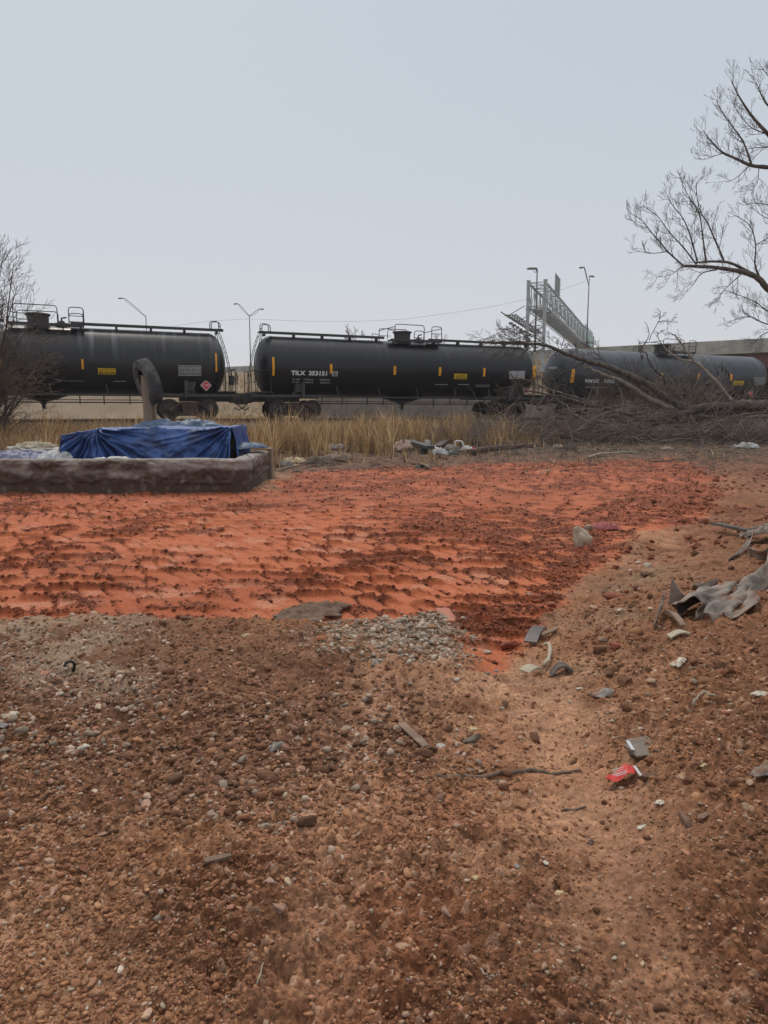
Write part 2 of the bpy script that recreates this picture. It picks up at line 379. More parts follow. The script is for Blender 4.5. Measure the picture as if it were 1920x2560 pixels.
col = lerp(col, C(.18, .070, .034) * (1 + 1.3 * (nmid[:, None] - .5)), churn * .8)
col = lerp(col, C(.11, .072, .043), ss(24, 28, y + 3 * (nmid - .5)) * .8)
rs = lerp(C(.46, .132, .054) * (1 + 0 * x[:, None]), C(.37, .095, .036), ss(.35, .65, nlo))
rs = lerp(rs, C(.52, .23, .14), ss(.62, .75, fbm(x * 3 + 30, y * 3, 3, 80)) * .6)
rc = lerp(C(.25, .066, .025) * (1 + 0 * x[:, None]), C(.16, .043, .018), ss(.4, .7, nmid))
farm = ss(8.5, 13.5, y + 3 * (nlo - .5)) * (.35 + .5 * ss(.4, .6, fbm(x * .5, y * 1.2, 3, 170)))
rs = lerp(rs, C(.33, .085, .034), farm)
rr = lerp(rs, rc, crumb * .92) * (1 + .45 * (i2 - .5) * crumb * (1 - ss(7, 10, y)))[:, None]
edgefade = np.clip(red, 0, 1)
col = lerp(col, rr, edgefade)
q = (x - P0[0]) * NN[0] + (y - P0[1]) * NN[1]
col = lerp(col, C(.15, .14, .13), ss(-2.8, -2.2, q) * (y > 30))
colr = np.tile(np.array([[.13, .098, .06]]), (len(X), 1))
hh = (X - A_HW[0]) * N_HW[0] + (Y - A_HW[1]) * N_HW[1]
slope = ss(28, 20, hh) if False else (1 - ss(19, 23, hh))
colr = colr + (np.array([[.19, .135, .08]]) - colr) * slope[:, None]
colr *= (.75 + .5 * fbm(X * .5, Y * .5, 4, 90))[:, None]
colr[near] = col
M['soil'] = m = bpy.data.materials.new('red_clay_and_brown_soil'); m.use_nodes = True
nt = m.node_tree; N = nt.nodes; L = nt.links; b = N['Principled BSDF']; b.inputs['Roughness'].default_value = .88; b.inputs['Specular IOR Level'].default_value = .35
tc = N.new('ShaderNodeTexCoord'); vc = N.new('ShaderNodeVertexColor'); vc.layer_name = 'Col'
n1 = N.new('ShaderNodeTexNoise'); n1.inputs['Scale'].default_value = 55; n1.inputs['Detail'].default_value = 8; n1.inputs['Roughness'].default_value = .75; L.new(tc.outputs['Object'], n1.inputs[0])
mr = N.new('ShaderNodeMapRange'); mr.inputs[1].default_value = .3; mr.inputs[2].default_value = .7; mr.inputs[3].default_value = .42; mr.inputs[4].default_value = 1.5; L.new(n1.outputs[0], mr.inputs[0])
vm = N.new('ShaderNodeVectorMath'); vm.operation = 'SCALE'; L.new(vc.outputs[0], vm.inputs[0]); L.new(mr.outputs[0], vm.inputs['Scale'])
L.new(vm.outputs[0], b.inputs['Base Color'])
n2 = N.new('ShaderNodeTexNoise'); n2.inputs['Scale'].default_value = 90; n2.inputs['Detail'].default_value = 9; n2.inputs['Roughness'].default_value = .8; L.new(tc.outputs['Object'], n2.inputs[0])
bp = N.new('ShaderNodeBump'); bp.inputs['Strength'].default_value = .9; bp.inputs['Distance'].default_value = .010; L.new(n2.outputs[0], bp.inputs['Height']); L.new(bp.outputs[0], b.inputs['Normal'])
nr, nc = YY.shape
idx = np.arange(nr * nc).reshape(nr, nc)
Fq = np.stack([idx[:-1, :-1], idx[:-1, 1:], idx[1:, 1:], idx[1:, :-1]], -1).reshape(-1, 4)
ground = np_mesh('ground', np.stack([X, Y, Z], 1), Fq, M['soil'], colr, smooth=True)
tag(ground, kind='structure')
# ------------------------------------------------------------------ stones and crumbs scattered by the thousand
def rock_template(sub, seed, cuts=7, nz=.10):
    bm = bmesh.new(); bmesh.ops.create_icosphere(bm, subdivisions=sub, radius=1)
    V = np.array([v.co[:] for v in bm.verts]); Fa = np.array([[v.index for v in f.verts] for f in bm.faces]); bm.free()
    r = np.random.RandomState(seed); V *= 1 + nz * (r.rand(len(V), 1) - .5)
    for _ in range(cuts):
        n = r.randn(3); n /= np.linalg.norm(n); c = r.uniform(.38, .8); d = V @ n - c; V -= np.clip(d, 0, None)[:, None] * n
    V *= np.array([1.15, r.uniform(.6, .95), r.uniform(.5, .85)]) * 1.1; return V, Fa
def scatter(name, xs, ys, size, cols, sub, mt, sink=.25, seed=0, nt_=14, zfun=None, nz=.10):
    r = np.random.RandomState(seed); T_ = [rock_template(sub, seed * 31 + i, nz=nz) for i in range(nt_)]
    pick = r.randint(0, nt_, len(xs)); VV = []; FF = []; CC = []; off = 0
    zz = macro(xs, ys) + (zfun(xs, ys) if zfun else 0)
    for k in range(nt_):
        I = np.where(pick == k)[0]
        if not len(I): continue
        V, Fa = T_[k]; a = r.rand(len(I)) * 6.283; ca, sa = np.cos(a), np.sin(a); tl = r.uniform(-.6, .6, len(I)); ct, st = np.cos(tl), np.sin(tl)
        v = np.repeat(V[None], len(I), 0) * size[I][:, None, None]
        x_, y_, z_ = v[..., 0], v[..., 1], v[..., 2]
        y2 = y_ * ct[:, None] - z_ * st[:, None]; z2 = y_ * st[:, None] + z_ * ct[:, None]
        x3 = x_ * ca[:, None] - y2 * sa[:, None]; y3 = x_ * sa[:, None] + y2 * ca[:, None]
        v = np.stack([x3 + xs[I][:, None], y3 + ys[I][:, None], z2 + (zz[I] + size[I] * (.45 - sink))[:, None]], -1).reshape(-1, 3)
        f = (Fa[None] + (np.arange(len(I)) * len(V))[:, None, None]).reshape(-1, 3) + off
        c = np.repeat(cols[I], len(V), 0); off += len(v); VV.append(v); FF.append(f); CC.append(c)
    o = np_mesh(name, np.concatenate(VV), np.concatenate(FF), mt, np.concatenate(CC), smooth=False); return o
# detail height lookup from the finished sheet (bilinear on the fan grid)
def detail(xs, ys):
    iy = np.clip(np.searchsorted(YS, ys), 1, len(YS) - 1); s = xs / (YS[iy] * .78 + 1.1 + 2.0 * (1 - ss(-3, 3, YS[iy])))
    ix = np.clip(np.searchsorted(a1, s), 1, len(a1) - 1)
    return Z[idx[iy, ix]] - macro(xs, ys)
def gzd(px, py):
    p = g(px, py); p.z += float(detail(np.array([p.x]), np.array([p.y]))[0]); return p
M['stone'] = mat('soil_crusted_stone', (1, 1, 1), (.72, .68, .64), .9, 40, .8, 120, attr=True, bdist=.008)
rs_ = np.random.RandomState(4)
pal = np.array([[.32, .145, .068], [.24, .10, .047], [.41, .195, .095], [.47, .25, .135], [.50, .34, .235], [.52, .41, .31], [.48, .22, .14], [.62, .53, .43]])
def fan(n, y0, y1, pw=1.0):      # even on screen-ish density
    u = rs_.rand(n); ys = 1 / (1 / y0 + (1 / y1 - 1 / y0) * u ** pw); xs = (rs_.rand(n) * 2 - 1) * (ys * .62 + .3); return xs, ys
xs, ys = fan(190000, 1.15, 6.2)
zn = zones(xs, ys); dens = (1 - zn['red']) * (1 - .85 * zn['path']) * (1 - .6 * zn['tan']) * ss(.30, .58, fbm(xs * 1.2 + 4, ys * 1.2, 4, 100)) * np.where(xs > .5 + .25 * ys, .45, 1)
rutk = np.exp(-((xs - (.55 + .10 * ys)) / .16) ** 2) + np.exp(-((xs - (-.35 + .08 * ys)) / .14) ** 2)
keep = rs_.rand(len(xs)) < (dens * .65 + .26) * (1 - zn['red']) * (1 - .7 * rutk); xs, ys = xs[keep], ys[keep]; zn = {k: v[keep] for k, v in zn.items()}
size = np.clip(.0036 * np.exp(rs_.randn(len(xs)) * .5), .002, .012) * (.8 + .14 * ys)
pr = np.array([.32, .27, .18, .10, .05, .02, .05, .01]); ci = rs_.choice(8, len(xs), p=pr / pr.sum())
gm = rs_.rand(len(xs)) < np.maximum(zn['grey2'] * .35, zn['grey']); ci = np.where(gm, rs_.choice([4, 5, 5, 7], len(xs)), ci)
cols = pal[ci] * rs_.uniform(.75, 1.15, (len(xs), 1))
o = scatter('gravel', xs, ys, size, cols, 1, M['stone'], seed=2, zfun=detail); tag(o, 'brown soil crumbs and pale gravel strewn over the near ground', 'gravel', kind='stuff')
xs, ys = fan(16000, 1.3, 6.0); zn = zones(xs, ys); keep = rs_.rand(len(xs)) < (1 - zn['red']) * (1 - .85 * zn['path']) * (.15 + .85 * ss(.3, .6, fbm(xs * 1.2 + 4, ys * 1.2, 4, 100))) * np.where(xs > .5 + .25 * ys, .5, 1); xs, ys = xs[keep], ys[keep]
size = np.clip(.0065 * np.exp(rs_.randn(len(xs)) * .45), .004, .022) * (.7 + .15 * ys)
ci = rs_.choice(8, len(xs), p=[.33, .24, .2, .10, .045, .02, .05, .015]); cols = pal[ci] * rs_.uniform(.8, 1.15, (len(xs), 1))
o = scatter('pebbles', xs, ys, size, cols, 2, M['stone'], seed=3, zfun=detail, nz=.22); tag(o, 'larger mud crusted pebbles lying among the crumbs', 'pebbles', kind='stuff')
# coarse muddy gravel apron left of centre
xs, ys = fan(34000, 2.4, 5.7); zn = zones(xs, ys); keep = rs_.rand(len(xs)) < zn['grav'] * (1 - zn['red']) * (.35 + .65 * ss(.35, .6, fbm(xs * 1.6, ys * 1.6, 4, 140))) * .75; xs, ys = xs[keep], ys[keep]
size = np.clip(.0105 * np.exp(rs_.randn(len(xs)) * .42), .005, .034)
pale = ss(.45, .65, fbm(xs * 1.3 + 20, ys * 1.3, 3, 141)) * .35 + zones(xs, ys)['grey2'] * .3
cols = np.where(rs_.rand(len(xs), 1) < .10 + pale[:, None], [[.44, .33, .25]], [[.21, .098, .050]]); cols = np.where(rs_.rand(len(xs), 1) < .08, [[.36, .19, .13]], cols) * rs_.uniform(.55, 1.3, (len(xs), 1))
o = scatter('coarse_gravel', xs, ys, size, cols, 2, M['stone'], seed=15, zfun=detail, nz=.30, sink=.3); tag(o, 'coarse muddy brown gravel spread in front of the red clay', 'gravel', kind='stuff')
# big clods where the clay meets the bank
n = 5000; ys = rs_.uniform(4.2, 19, n); xs = rs_.uniform(.4, 1, n) * (ys * .66 + .3); iz = zones(xs, ys); ch = ss(.3, -.5, poly_sd(xs, ys, CHURN)); keep = rs_.rand(n) < (ch * .9 + iz['loose'] * .35 * iz['red']) * ss(.42, .6, fbm(xs * 1.8, ys * 1.8, 3, 150)); xs, ys = xs[keep], ys[keep]
size = np.clip(.022 * np.exp(rs_.randn(len(xs)) * .5), .01, .08); cols = np.array([[.23, .066, .029]]) * rs_.uniform(.5, 1.35, (len(xs), 1))
o = scatter('big_clods', xs, ys, size, cols, 3, M['stone'], seed=16, zfun=detail, nz=.35, sink=.35); tag(o, 'big crumbling red brown clods where the clay meets the right bank', 'clay clods', kind='stuff')
# brown clods over the right bank
n = 9000; u = rs_.rand(n); ys = 1 / (1 / 1.4 + (1 / 12. - 1 / 1.4) * u); xs = rs_.uniform(.15, 1, n) * (ys * .66 + .4); bd = poly_sd(xs, ys, BANK); keep = rs_.rand(n) < (.12 + .88 * ss(0, -.5, bd)) * ss(.42, .62, fbm(xs * 2.2, ys * 2.2, 4, 160)) * (1 - zones(xs, ys)['red']) * (1 - .8 * zones(xs, ys)['path']); xs, ys = xs[keep], ys[keep]
size = np.clip(.011 * np.exp(rs_.randn(len(xs)) * .55), .005, .04) * (.8 + .08 * ys) * np.clip(.30 + .16 * ys, 0, 1); cols = np.where(rs_.rand(len(xs), 1) < .12, [[.40, .27, .18]], [[.22, .095, .044]]) * rs_.uniform(.55, 1.3, (len(xs), 1))
o = scatter('brown_clods', xs, ys, size, cols, 3, M['stone'], seed=17, zfun=detail, nz=.35, sink=.35); tag(o, 'broken brown soil clods scattered over the rough right bank', 'soil clods', kind='stuff')
# grey gravel heap patch
n = 4200; gp = np.array(GREY); xs = rs_.uniform(gp[:, 0].min(), gp[:, 0].max(), n * 3); ys = rs_.uniform(gp[:, 1].min(), gp[:, 1].max(), n * 3)
gd = zones(xs, ys)['grey']; keep = rs_.rand(len(xs)) < gd * (.10 + .8 * ss(.25, .6, fbm(xs * 2.5, ys * 2.5, 3, 120)) * ss(-.6, .3, xs + .1)); xs, ys = xs[keep][:n], ys[keep][:n]
size = np.clip(.011 * np.exp(rs_.randn(len(xs)) * .5), .005, .032); xs = xs + rs_.randn(len(xs)) * .10; ys = ys + rs_.randn(len(xs)) * .12; cols = np.where(rs_.rand(len(xs), 1) < .35, [[.30, .19, .12]], [[.46, .38, .30]]) * rs_.uniform(.55, 1.3, (len(xs), 1))
o = scatter('grey_gravel', xs, ys, size, cols, 1, M['stone'], seed=5, zfun=detail); tag(o, 'patch of pale grey crushed gravel at the edge of the red clay', 'gravel', kind='stuff')
# red clods on the worked clay
u = rs_.rand(170000); ys = 1 / (1 / 4.3 + (1 / 22. - 1 / 4.3) * u); xs = (rs_.rand(170000) * 2 - 1) * (ys * .62 + .3)
zn = zones(xs, ys); iy_ = np.clip(np.searchsorted(YS, ys), 1, len(YS) - 1); ix_ = np.clip(np.searchsorted(a1, xs / (YS[iy_] * .78 + 1.1 + 2.0 * (1 - ss(-3, 3, YS[iy_])))), 1, len(a1) - 1)
keep = rs_.rand(len(xs)) < zn['red'] * (.003 + .7 * CR[idx[iy_, ix_]] ** 1.6); xs, ys = xs[keep], ys[keep]
size = np.clip(.0075 * np.exp(rs_.randn(len(xs)) * .5), .004, .030) * (.7 + .06 * ys)
cols = np.array([[.25, .070, .027]]) * rs_.uniform(.5, 1.35, (len(xs), 1)) * np.array([[1, 1, 1]])
o = scatter('red_clods', xs, ys, size, cols, 1, M['stone'], seed=7, zfun=detail); tag(o, 'loose dark red clay clods on the churned clay', 'clay clods', kind='stuff')
# mixed litter stones in the far brown fringe and the right bank
u = rs_.rand(16000); ys = 1 / (1 / 3.0 + (1 / 31. - 1 / 3.0) * u); xs = rs_.uniform(-.1, 1, 16000) * (ys * .66 + .3)
zn = zones(xs, ys); keep = rs_.rand(len(xs)) < (1 - zn['red']) * (.2 + .6 * (ys > 16)) * ((xs > .6 + .16 * ys) | (ys > 17)) * ((ys<14)|(ys>17)|(xs>3)) * (.25 + .75 * ss(.4, .6, fbm(xs * 1.5, ys * 1.5, 3, 130))); xs, ys = xs[keep], ys[keep]
size = np.clip(.008 * np.exp(rs_.randn(len(xs)) * .6), .004, .045) * (.75 + .06 * ys)
ci = rs_.choice(8, len(xs), p=[.2, .15, .2, .15, .12, .08, .04, .06]); cols = pal[ci] * rs_.uniform(.6, 1.1, (len(xs), 1)); chm = poly_sd(xs, ys, CHURN) < 0; cols[chm] = np.array([.26, .08, .035]) * rs_.uniform(.5, 1.3, (chm.sum(), 1))
o = scatter('rubble', xs, ys, size, cols, 1, M['stone'], seed=9, zfun=detail); tag(o, 'small brown rubble scattered over the right bank and the far edge of the clay', 'rubble', kind='stuff')
# ================================================================== railway
def trackpt(s, q, z): p = P0 + T * s + NN * q; return Vector((p[0], p[1], z))
tr = empty('railway_track', trackpt(8, 0, RAILZ - .3), TA, 'straight steel railway track under the tank cars behind the dry grass', 'railway track')
for sgn in (-1, 1):
    m_ = MB(); yv = sgn * .7525; z0 = .3
    prof = [(-.07, -.17), (.07, -.17), (.07, -.155), (.012, -.13), (.012, -.045), (.036, -.03), (.036, 0), (-.036, 0), (-.036, -.03), (-.012, -.045), (-.012, -.13), (-.07, -.155)]
    m_.prism([(a, b) for a, b in prof], (-10, yv, z0), (0, 1, 0), (0, 0, 1), (1, 0, 0), 150); m_.build('rail', M['rust'], tr)
M['sleeper'] = mat('creosoted_timber', (.05, .04, .034), (.09, .07, .06), .95, 5, .5, 30)
m_ = MB(); m_.box((0, 0, 0), (.23, 2.6, .18), jit=.006); sl0 = m_.build('sleeper', M['sleeper'], tr); sl0.location = (-30, 0, .035)
for i in range(1, 100):
    c = sl0.copy(); COL.objects.link(c); c.parent = tr; c.location = (-30 + i * .56, 0, .035)
xs = rs_.uniform(-34, 34, 9000) + 6; qs = rs_.uniform(-2.6, 2.4, 9000); bx = P0[0] + T[0] * xs + NN[0] * qs; by = P0[1] + T[1] * xs + NN[1] * qs
o = scatter('ballast', bx, by, rs_.uniform(.03, .075, 9000), np.array([[.21, .19, .175]]) * rs_.uniform(.5, 1.3, (9000, 1)), 1, M['stone'], seed=12, sink=.1); tag(o, 'grey crushed stone ballast under the railway track', 'ballast', kind='stuff')
RT = 1.5; ZC = 1.09 + RT      # tank radius, centre above rail
def tank_loc(s0, px, py, R=RT):
    phi = .2
    for _ in range(6):
        ro = R * math.cos(phi); u = (px - 960) / F; v = (1280 - py) / F
        # point = P0 + T*s - NN*ro ; solve s so that X = u*depth, depth = Y*cp-(z-EYE)*sp
        d = ray(px, py)[:2]; a = P0 - NN * ro
        # a + T s = d t
        den = T[0] * d[1] - T[1] * d[0]; s = (d[0] * a[1] - d[1] * a[0]) / den
        t = (a[0] + T[0] * s) / d[0] if abs(d[0]) > 1e-6 else (a[1] + T[1] * s) / d[1]
        z = EYE + ray(px, py)[2] * t - RAILZ
        phi = math.asin(max(-.98, min(.98, (z - ZC) / R)))
    return s - s0, phi
def wrap(x, phi, off=.006, R=RT): r = R + off; return Vector((x, -r * math.cos(phi), ZC + r * math.sin(phi)))
def patch(s0, pa, pb, off=.006, nx=4, ny=6, R=RT):        # photo rectangle corners -> curved patch verts
    xa, fa = tank_loc(s0, *pa); xb, fb = tank_loc(s0, *pb); v = []; f = []
    for j in range(ny + 1):
        for i in range(nx + 1): v.append(wrap(xa + (xb - xa) * i / nx, fa + (fb - fa) * j / ny, off, R))
    for j in range(ny):
        for i in range(nx): a = j * (nx + 1) + i; f.append((a, a + 1, a + nx + 2, a + nx + 1))
    return v, f
def tank_text(par, s0, txt, pa, pb, mt, bold=0, name='lettering', label=None):    # fits the text into the photo box pa (top left) - pb (bottom right)
    v, f = text_mesh(txt, 1, bold); mn = v.min(0); mxx = v.max(0); v = (v - mn) / (mxx - mn)
    xa, fa = tank_loc(s0, *pa); xb, fb = tank_loc(s0, *pb)
    m_ = MB(); m_.add([wrap(xa + (xb - xa) * a, fb + (fa - fb) * b, .014) for a, b in v], f); o = m_.build(name, mt, par)
    return o
def rows(par, s0, pa, pb, n, mt, name='small_print', fill=.5, seed=0, off=.012, segs=1):      # unreadable small print: broken dashes
    r = random.Random(seed); m_ = MB()
    for i in range(n):
        y0 = pa[1] + (pb[1] - pa[1]) * (i + .5 - fill / 2) / n; y1 = pa[1] + (pb[1] - pa[1]) * (i + .5 + fill / 2) / n; xx = pa[0]
        while xx < pb[0] - .8:
            wv = r.uniform(1.2, 3.2); x2 = min(pb[0], xx + wv); v, f = patch(s0, (xx, y0), (x2, y1), off, 1, 1); m_.add(v, f); xx = x2 + r.uniform(.5, 1.0)
    return m_.build(name, mt, par)
def tank_mat(name, top, streak):
    m = bpy.data.materials.new(name); m.use_nodes = True; nt = m.node_tree; N = nt.nodes; L = nt.links; b = N['Principled BSDF']
    b.inputs['Specular IOR Level'].default_value = .42
    tc = N.new('ShaderNodeTexCoord'); mp = N.new('ShaderNodeMapping'); mp.inputs['Scale'].default_value = (3.0, .25, .22); L.new(tc.outputs['Object'], mp.inputs[0])
    n = N.new('ShaderNodeTexNoise'); n.inputs['Scale'].default_value = 1.3; n.inputs['Detail'].default_value = 6; L.new(mp.outputs[0], n.inputs[0])
    n2 = N.new('ShaderNodeTexNoise'); n2.inputs['Scale'].default_value = .9; n2.inputs['Detail'].default_value = 5; L.new(tc.outputs['Object'], n2.inputs[0])
    sp_ = N.new('ShaderNodeSeparateXYZ'); L.new(tc.outputs['Object'], sp_.inputs[0])
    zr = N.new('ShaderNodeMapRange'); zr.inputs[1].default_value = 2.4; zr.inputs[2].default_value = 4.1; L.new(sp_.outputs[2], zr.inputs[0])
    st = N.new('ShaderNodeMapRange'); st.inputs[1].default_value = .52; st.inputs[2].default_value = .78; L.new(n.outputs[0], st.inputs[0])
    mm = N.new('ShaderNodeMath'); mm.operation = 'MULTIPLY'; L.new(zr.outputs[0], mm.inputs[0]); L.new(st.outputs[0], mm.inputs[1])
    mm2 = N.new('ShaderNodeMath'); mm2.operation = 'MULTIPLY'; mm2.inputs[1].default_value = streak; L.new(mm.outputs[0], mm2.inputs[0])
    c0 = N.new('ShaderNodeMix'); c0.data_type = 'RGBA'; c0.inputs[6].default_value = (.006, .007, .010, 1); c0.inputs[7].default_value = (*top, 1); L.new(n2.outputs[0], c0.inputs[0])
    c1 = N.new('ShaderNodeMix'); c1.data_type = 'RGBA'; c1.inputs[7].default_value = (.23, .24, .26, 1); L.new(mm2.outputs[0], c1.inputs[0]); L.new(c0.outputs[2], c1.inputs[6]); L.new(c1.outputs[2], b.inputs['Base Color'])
    rr = N.new('ShaderNodeMapRange'); rr.inputs[3].default_value = .26; rr.inputs[4].default_value = .46; L.new(n2.outputs[0], rr.inputs[0]); L.new(rr.outputs[0], b.inputs['Roughness'])
    bp = N.new('ShaderNodeBump'); bp.inputs['Strength'].default_value = .25; bp.inputs['Distance'].default_value = .03; n3 = N.new('ShaderNodeTexNoise'); n3.inputs['Scale'].default_value = .8; L.new(tc.outputs['Object'], n3.inputs[0]); L.new(n3.outputs[0], bp.inputs['Height']); L.new(bp.outputs[0], b.inputs['Normal'])
    return m
def hoop(m_, a, b, h, r=.022, up=(0, 0, 1), rc=.12):          # inverted U rail
    a = Vector(a); b = Vector(b); u = Vector(up); d = (b - a).normalized()
    m_.tube([a, a + u * (h - rc), a + u * (h - rc * .3) + d * rc * .3, a + u * h + d * rc, b + u * h - d * rc, b + u * (h - rc * .3) - d * rc * .3, b + u * (h - rc), b], r, 6)
def truck(par, xc, seed=0):
    m_ = MB()
    for sy in (-1, 1):
        yv = sy * .99
        fr = [(-1.12, .52), (-1.05, .62), (-.72, .63), (-.42, .78), (.42, .78), (.72, .63), (1.05, .62), (1.12, .52), (1.0, .36), (.74, .40), (.62, .50), (.40, .52), (.34, .26), (-.34, .26), (-.40, .52), (-.62, .50), (-.74, .40), (-1.0, .36)]
        hi = fr
        m_.prism([(a, b) for a, b in [(-1.12, .40), (-1.12, .56), (-.74, .60), (-.44, .80), (.44, .80), (.74, .60), (1.12, .56), (1.12, .40), (.78, .42), (.52, .66), (.36, .68), (.36, .30), (.62, .30), (.40, .14), (-.40, .14), (-.62, .30), (-.36, .30), (-.36, .68), (-.52, .66), (-.78, .42)]], (xc, yv, 0), (1, 0, 0), (0, 0, 1), (0, 1, 0), .15)
    m_.box((xc, 0, .6), (.42, 2.0, .3)); tk = m_.build('bogie_frame', M['rust'], par)
    s_ = MB()
    for sy in (-1, 1):
        for k in (-.21, 0, .21):
            pts = [(xc + k + .075 * math.cos(t * 1.3), sy * 1.0 + .075 * math.sin(t * 1.3), .30 + .35 * t / 24) for t in range(25)]
            s_.tube(pts, .02, 5)
    s_.build('spring', M['rust'], tk, True)
    for xw in (-.89, .89):
        a_ = MB(); a_.lathe((xc + xw, -.9, .457), (0, 1, 0), [(0, .08), (1.8, .08)], 12); a_.build('axle', M['wheel'], tk, .6)
        for sy in (-1, 1):
            w_ = MB(); pr = [(0, .08), (0, .14), (.03, .16), (.05, .34), (.0, .37), (-.005, .445), (.10, .457), (.105, .49), (.135, .485), (.135, .36), (.09, .33), (.08, .16), (.12, .1)]
            w_.lathe((xc + xw, sy * .82, .457), (0, -sy, 0), pr, 36); w_.build('wheel', M['wheel'], tk, .6)
            b_ = MB(); b_.lathe((xc + xw, sy * 1.0, .457), (0, sy, 0), [(0, .15), (.10, .15), (.13, .11), (.16, .10)], 16); b_.lathe((xc + xw, sy * 1.16, .457), (0, sy, 0), [(0, .035), (.02, .03)], 6); b_.build('bearing_cap', M['wheel'], tk, .6)
def tankcar(s0, HL, label, topc, streak, walkway=True, brake=(1,), R=RT, tx=6.25, manx=0.):
    p = trackpt(s0, 0, RAILZ); car = empty('tank_car', p, TA, label, 'tank car', 'black tank cars coupled along the track')
    m_ = MB(); hd = .78; n = 72
    pr = [(-HL + hd * (1 - math.sin(t)), max(.01, R * math.cos(t))) for t in [math.pi / 2 * (1 - k / 12) for k in range(13)]]
    pr2 = [(-a, b) for a, b in reversed(pr)]
    mid = [(-HL + hd + (2 * HL - 2 * hd) * k / 14, R) for k in range(1, 14)]
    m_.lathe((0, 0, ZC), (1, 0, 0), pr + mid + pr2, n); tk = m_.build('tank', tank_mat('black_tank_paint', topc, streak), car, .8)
    j = MB()
    for k in (-HL + hd, HL - hd): j.lathe((k - .03, 0, ZC), (1, 0, 0), [(0, R), (0, R + .008), (.06, R + .008), (.06, R)], n, cap=False)
    for k in range(-3, 4):
        if abs(k) < 4: j.lathe((k * 2.05 - .01, 0, ZC), (1, 0, 0), [(0, R), (0, R + .004), (.02, R + .004), (.02, R)], n, cap=False)
    j.build('weld_band', tk.data.materials[0], tk, .5)
    # underframe
    z0 = ZC - R
    for sx in (-1, 1):
        u = MB()
        u.box((sx * (HL - .75), 0, z0 - .05), (2.9, .55, .42)); u.box((sx * tx, 0, z0 + .12), (.5, 2.3, .28)); u.box((sx * tx, 0, z0 + .42), (.35, 2.75, .42))
        u.box((sx * (HL + .25), 0, z0 + .08), (.12, 2.5, .22)); u.box((sx * (HL - .15), 0, z0 + .2), (.9, 2.6, .05))
        u.box((sx * (HL - 1.6), -1.25, z0 + .02), (4.2, .10, .14)); u.box((sx * (HL - 1.6), 1.25, z0 + .02), (4.2, .10, .14))
        u.build('underframe', M['steel_dark'], car)
    u = MB(); u.tube([(-tx + 1, -1.22, z0 - .02), (tx - 1, -1.22, z0 - .02)], .035, 6); u.tube([(-tx + 1, -.7, z0 - .33), (tx - 1, -.7, z0 - .33)], .03, 6); u.tube([(-tx + 1, -.9, z0 - .22), (tx - 1, -.9, z0 - .22)], .02, 6)
    for k in (-4.9, -3.8, -2.4, -1.5, 1.5, 2.5, 3.6, 4.7): u.beam((k, -.9, z0 + .05), (k, -.85, z0 - .42), .05)
    u.build('brake_piping', M['steel_dark'], car)
    u = MB()
    for k in (-4.2, -1.9, .3, 2.6, 4.8):
        u.beam((k, -R * .78, ZC - R * .66), (k + .1, -1.23, z0 - .02), .05)
    u.build('pipe_bracket', M['steel_dark'], car)
    u = MB(); u.lathe((0, 0, z0 - .42), (0, 0, 1), [(0, .12), (.12, .14), (.2, .5), (.38, 1.0), (.5, 1.1)], 24); u.tube([(0, 0, z0 - .35), (0, 0, z0 - .62)], .08, 10); u.build('bottom_outlet', M['steel_dark'], car, .7)
    for sx in (-1, 1): truck(car, sx * tx)
    # couplers, end gear
    for sx in (-1, 1):
        c = MB(); c.box((sx * (HL + .55), 0, .88), (.7, .2, .2)); c.box((sx * (HL + .92), .05, .88), (.26, .34, .32), jit=.03); c.box((sx * (HL + .98), -.14, .88), (.16, .12, .26), jit=.02); c.build('coupler', M['rust'], car)
        c = MB(); c.tube([(sx * (HL + .45), -.35, .8), (sx * (HL + .7), -.33, .55), (sx * (HL + .95), -.28, .42), (sx * (HL + 1.1), -.2, .55)], .03, 6); c.build('air_hose', M['steel_dark'], car, True)
        c = MB(); xe = sx * (HL + .28)
        for yv in (-1.2, -.35, .35, 1.2): c.tube([(xe, yv, z0 + .15), (xe, yv, z0 + 1.25)], .02, 6)
        c.tube([(xe, -1.2, z0 + 1.25), (xe, 1.2, z0 + 1.25)], .022, 6); c.tube([(xe, -1.2, z0 + .7), (xe, 1.2, z0 + .7)], .018, 6)
        c.tube([(xe, -1.2, z0 + 1.25), (xe - sx * .75, -1.28, z0 + 1.25), (xe - sx * .75, -1.28, z0 + .15)], .02, 6)
        c.build('end_railing', M['steel_dark'], car)
        # ladder up the head, near and far side
        if walkway:
            for sy in (-1, 1):
                c = MB(); x1 = sx * (HL + .16); a = Vector((x1, sy * 1.05, z0 + .15)); b = Vector((sx * (HL - .32), sy * .55, ZC + R + .1)); off = Vector((0, .38 * -sy, 0))
                mid_ = (a + b) / 2 + Vector((sx * .22, sy * .12, .2))
                def lp(t): return a * (1 - t) ** 2 + mid_ * 2 * t * (1 - t) + b * t * t
                for o_ in (Vector((0, 0, 0)), off): c.tube([lp(t / 8) + o_ for t in range(9)], .018, 5)
                for t in range(12): c.tube([lp((t + .5) / 12), lp((t + .5) / 12) + off], .013, 5)
                c.build('ladder', M['steel_dark'], car)
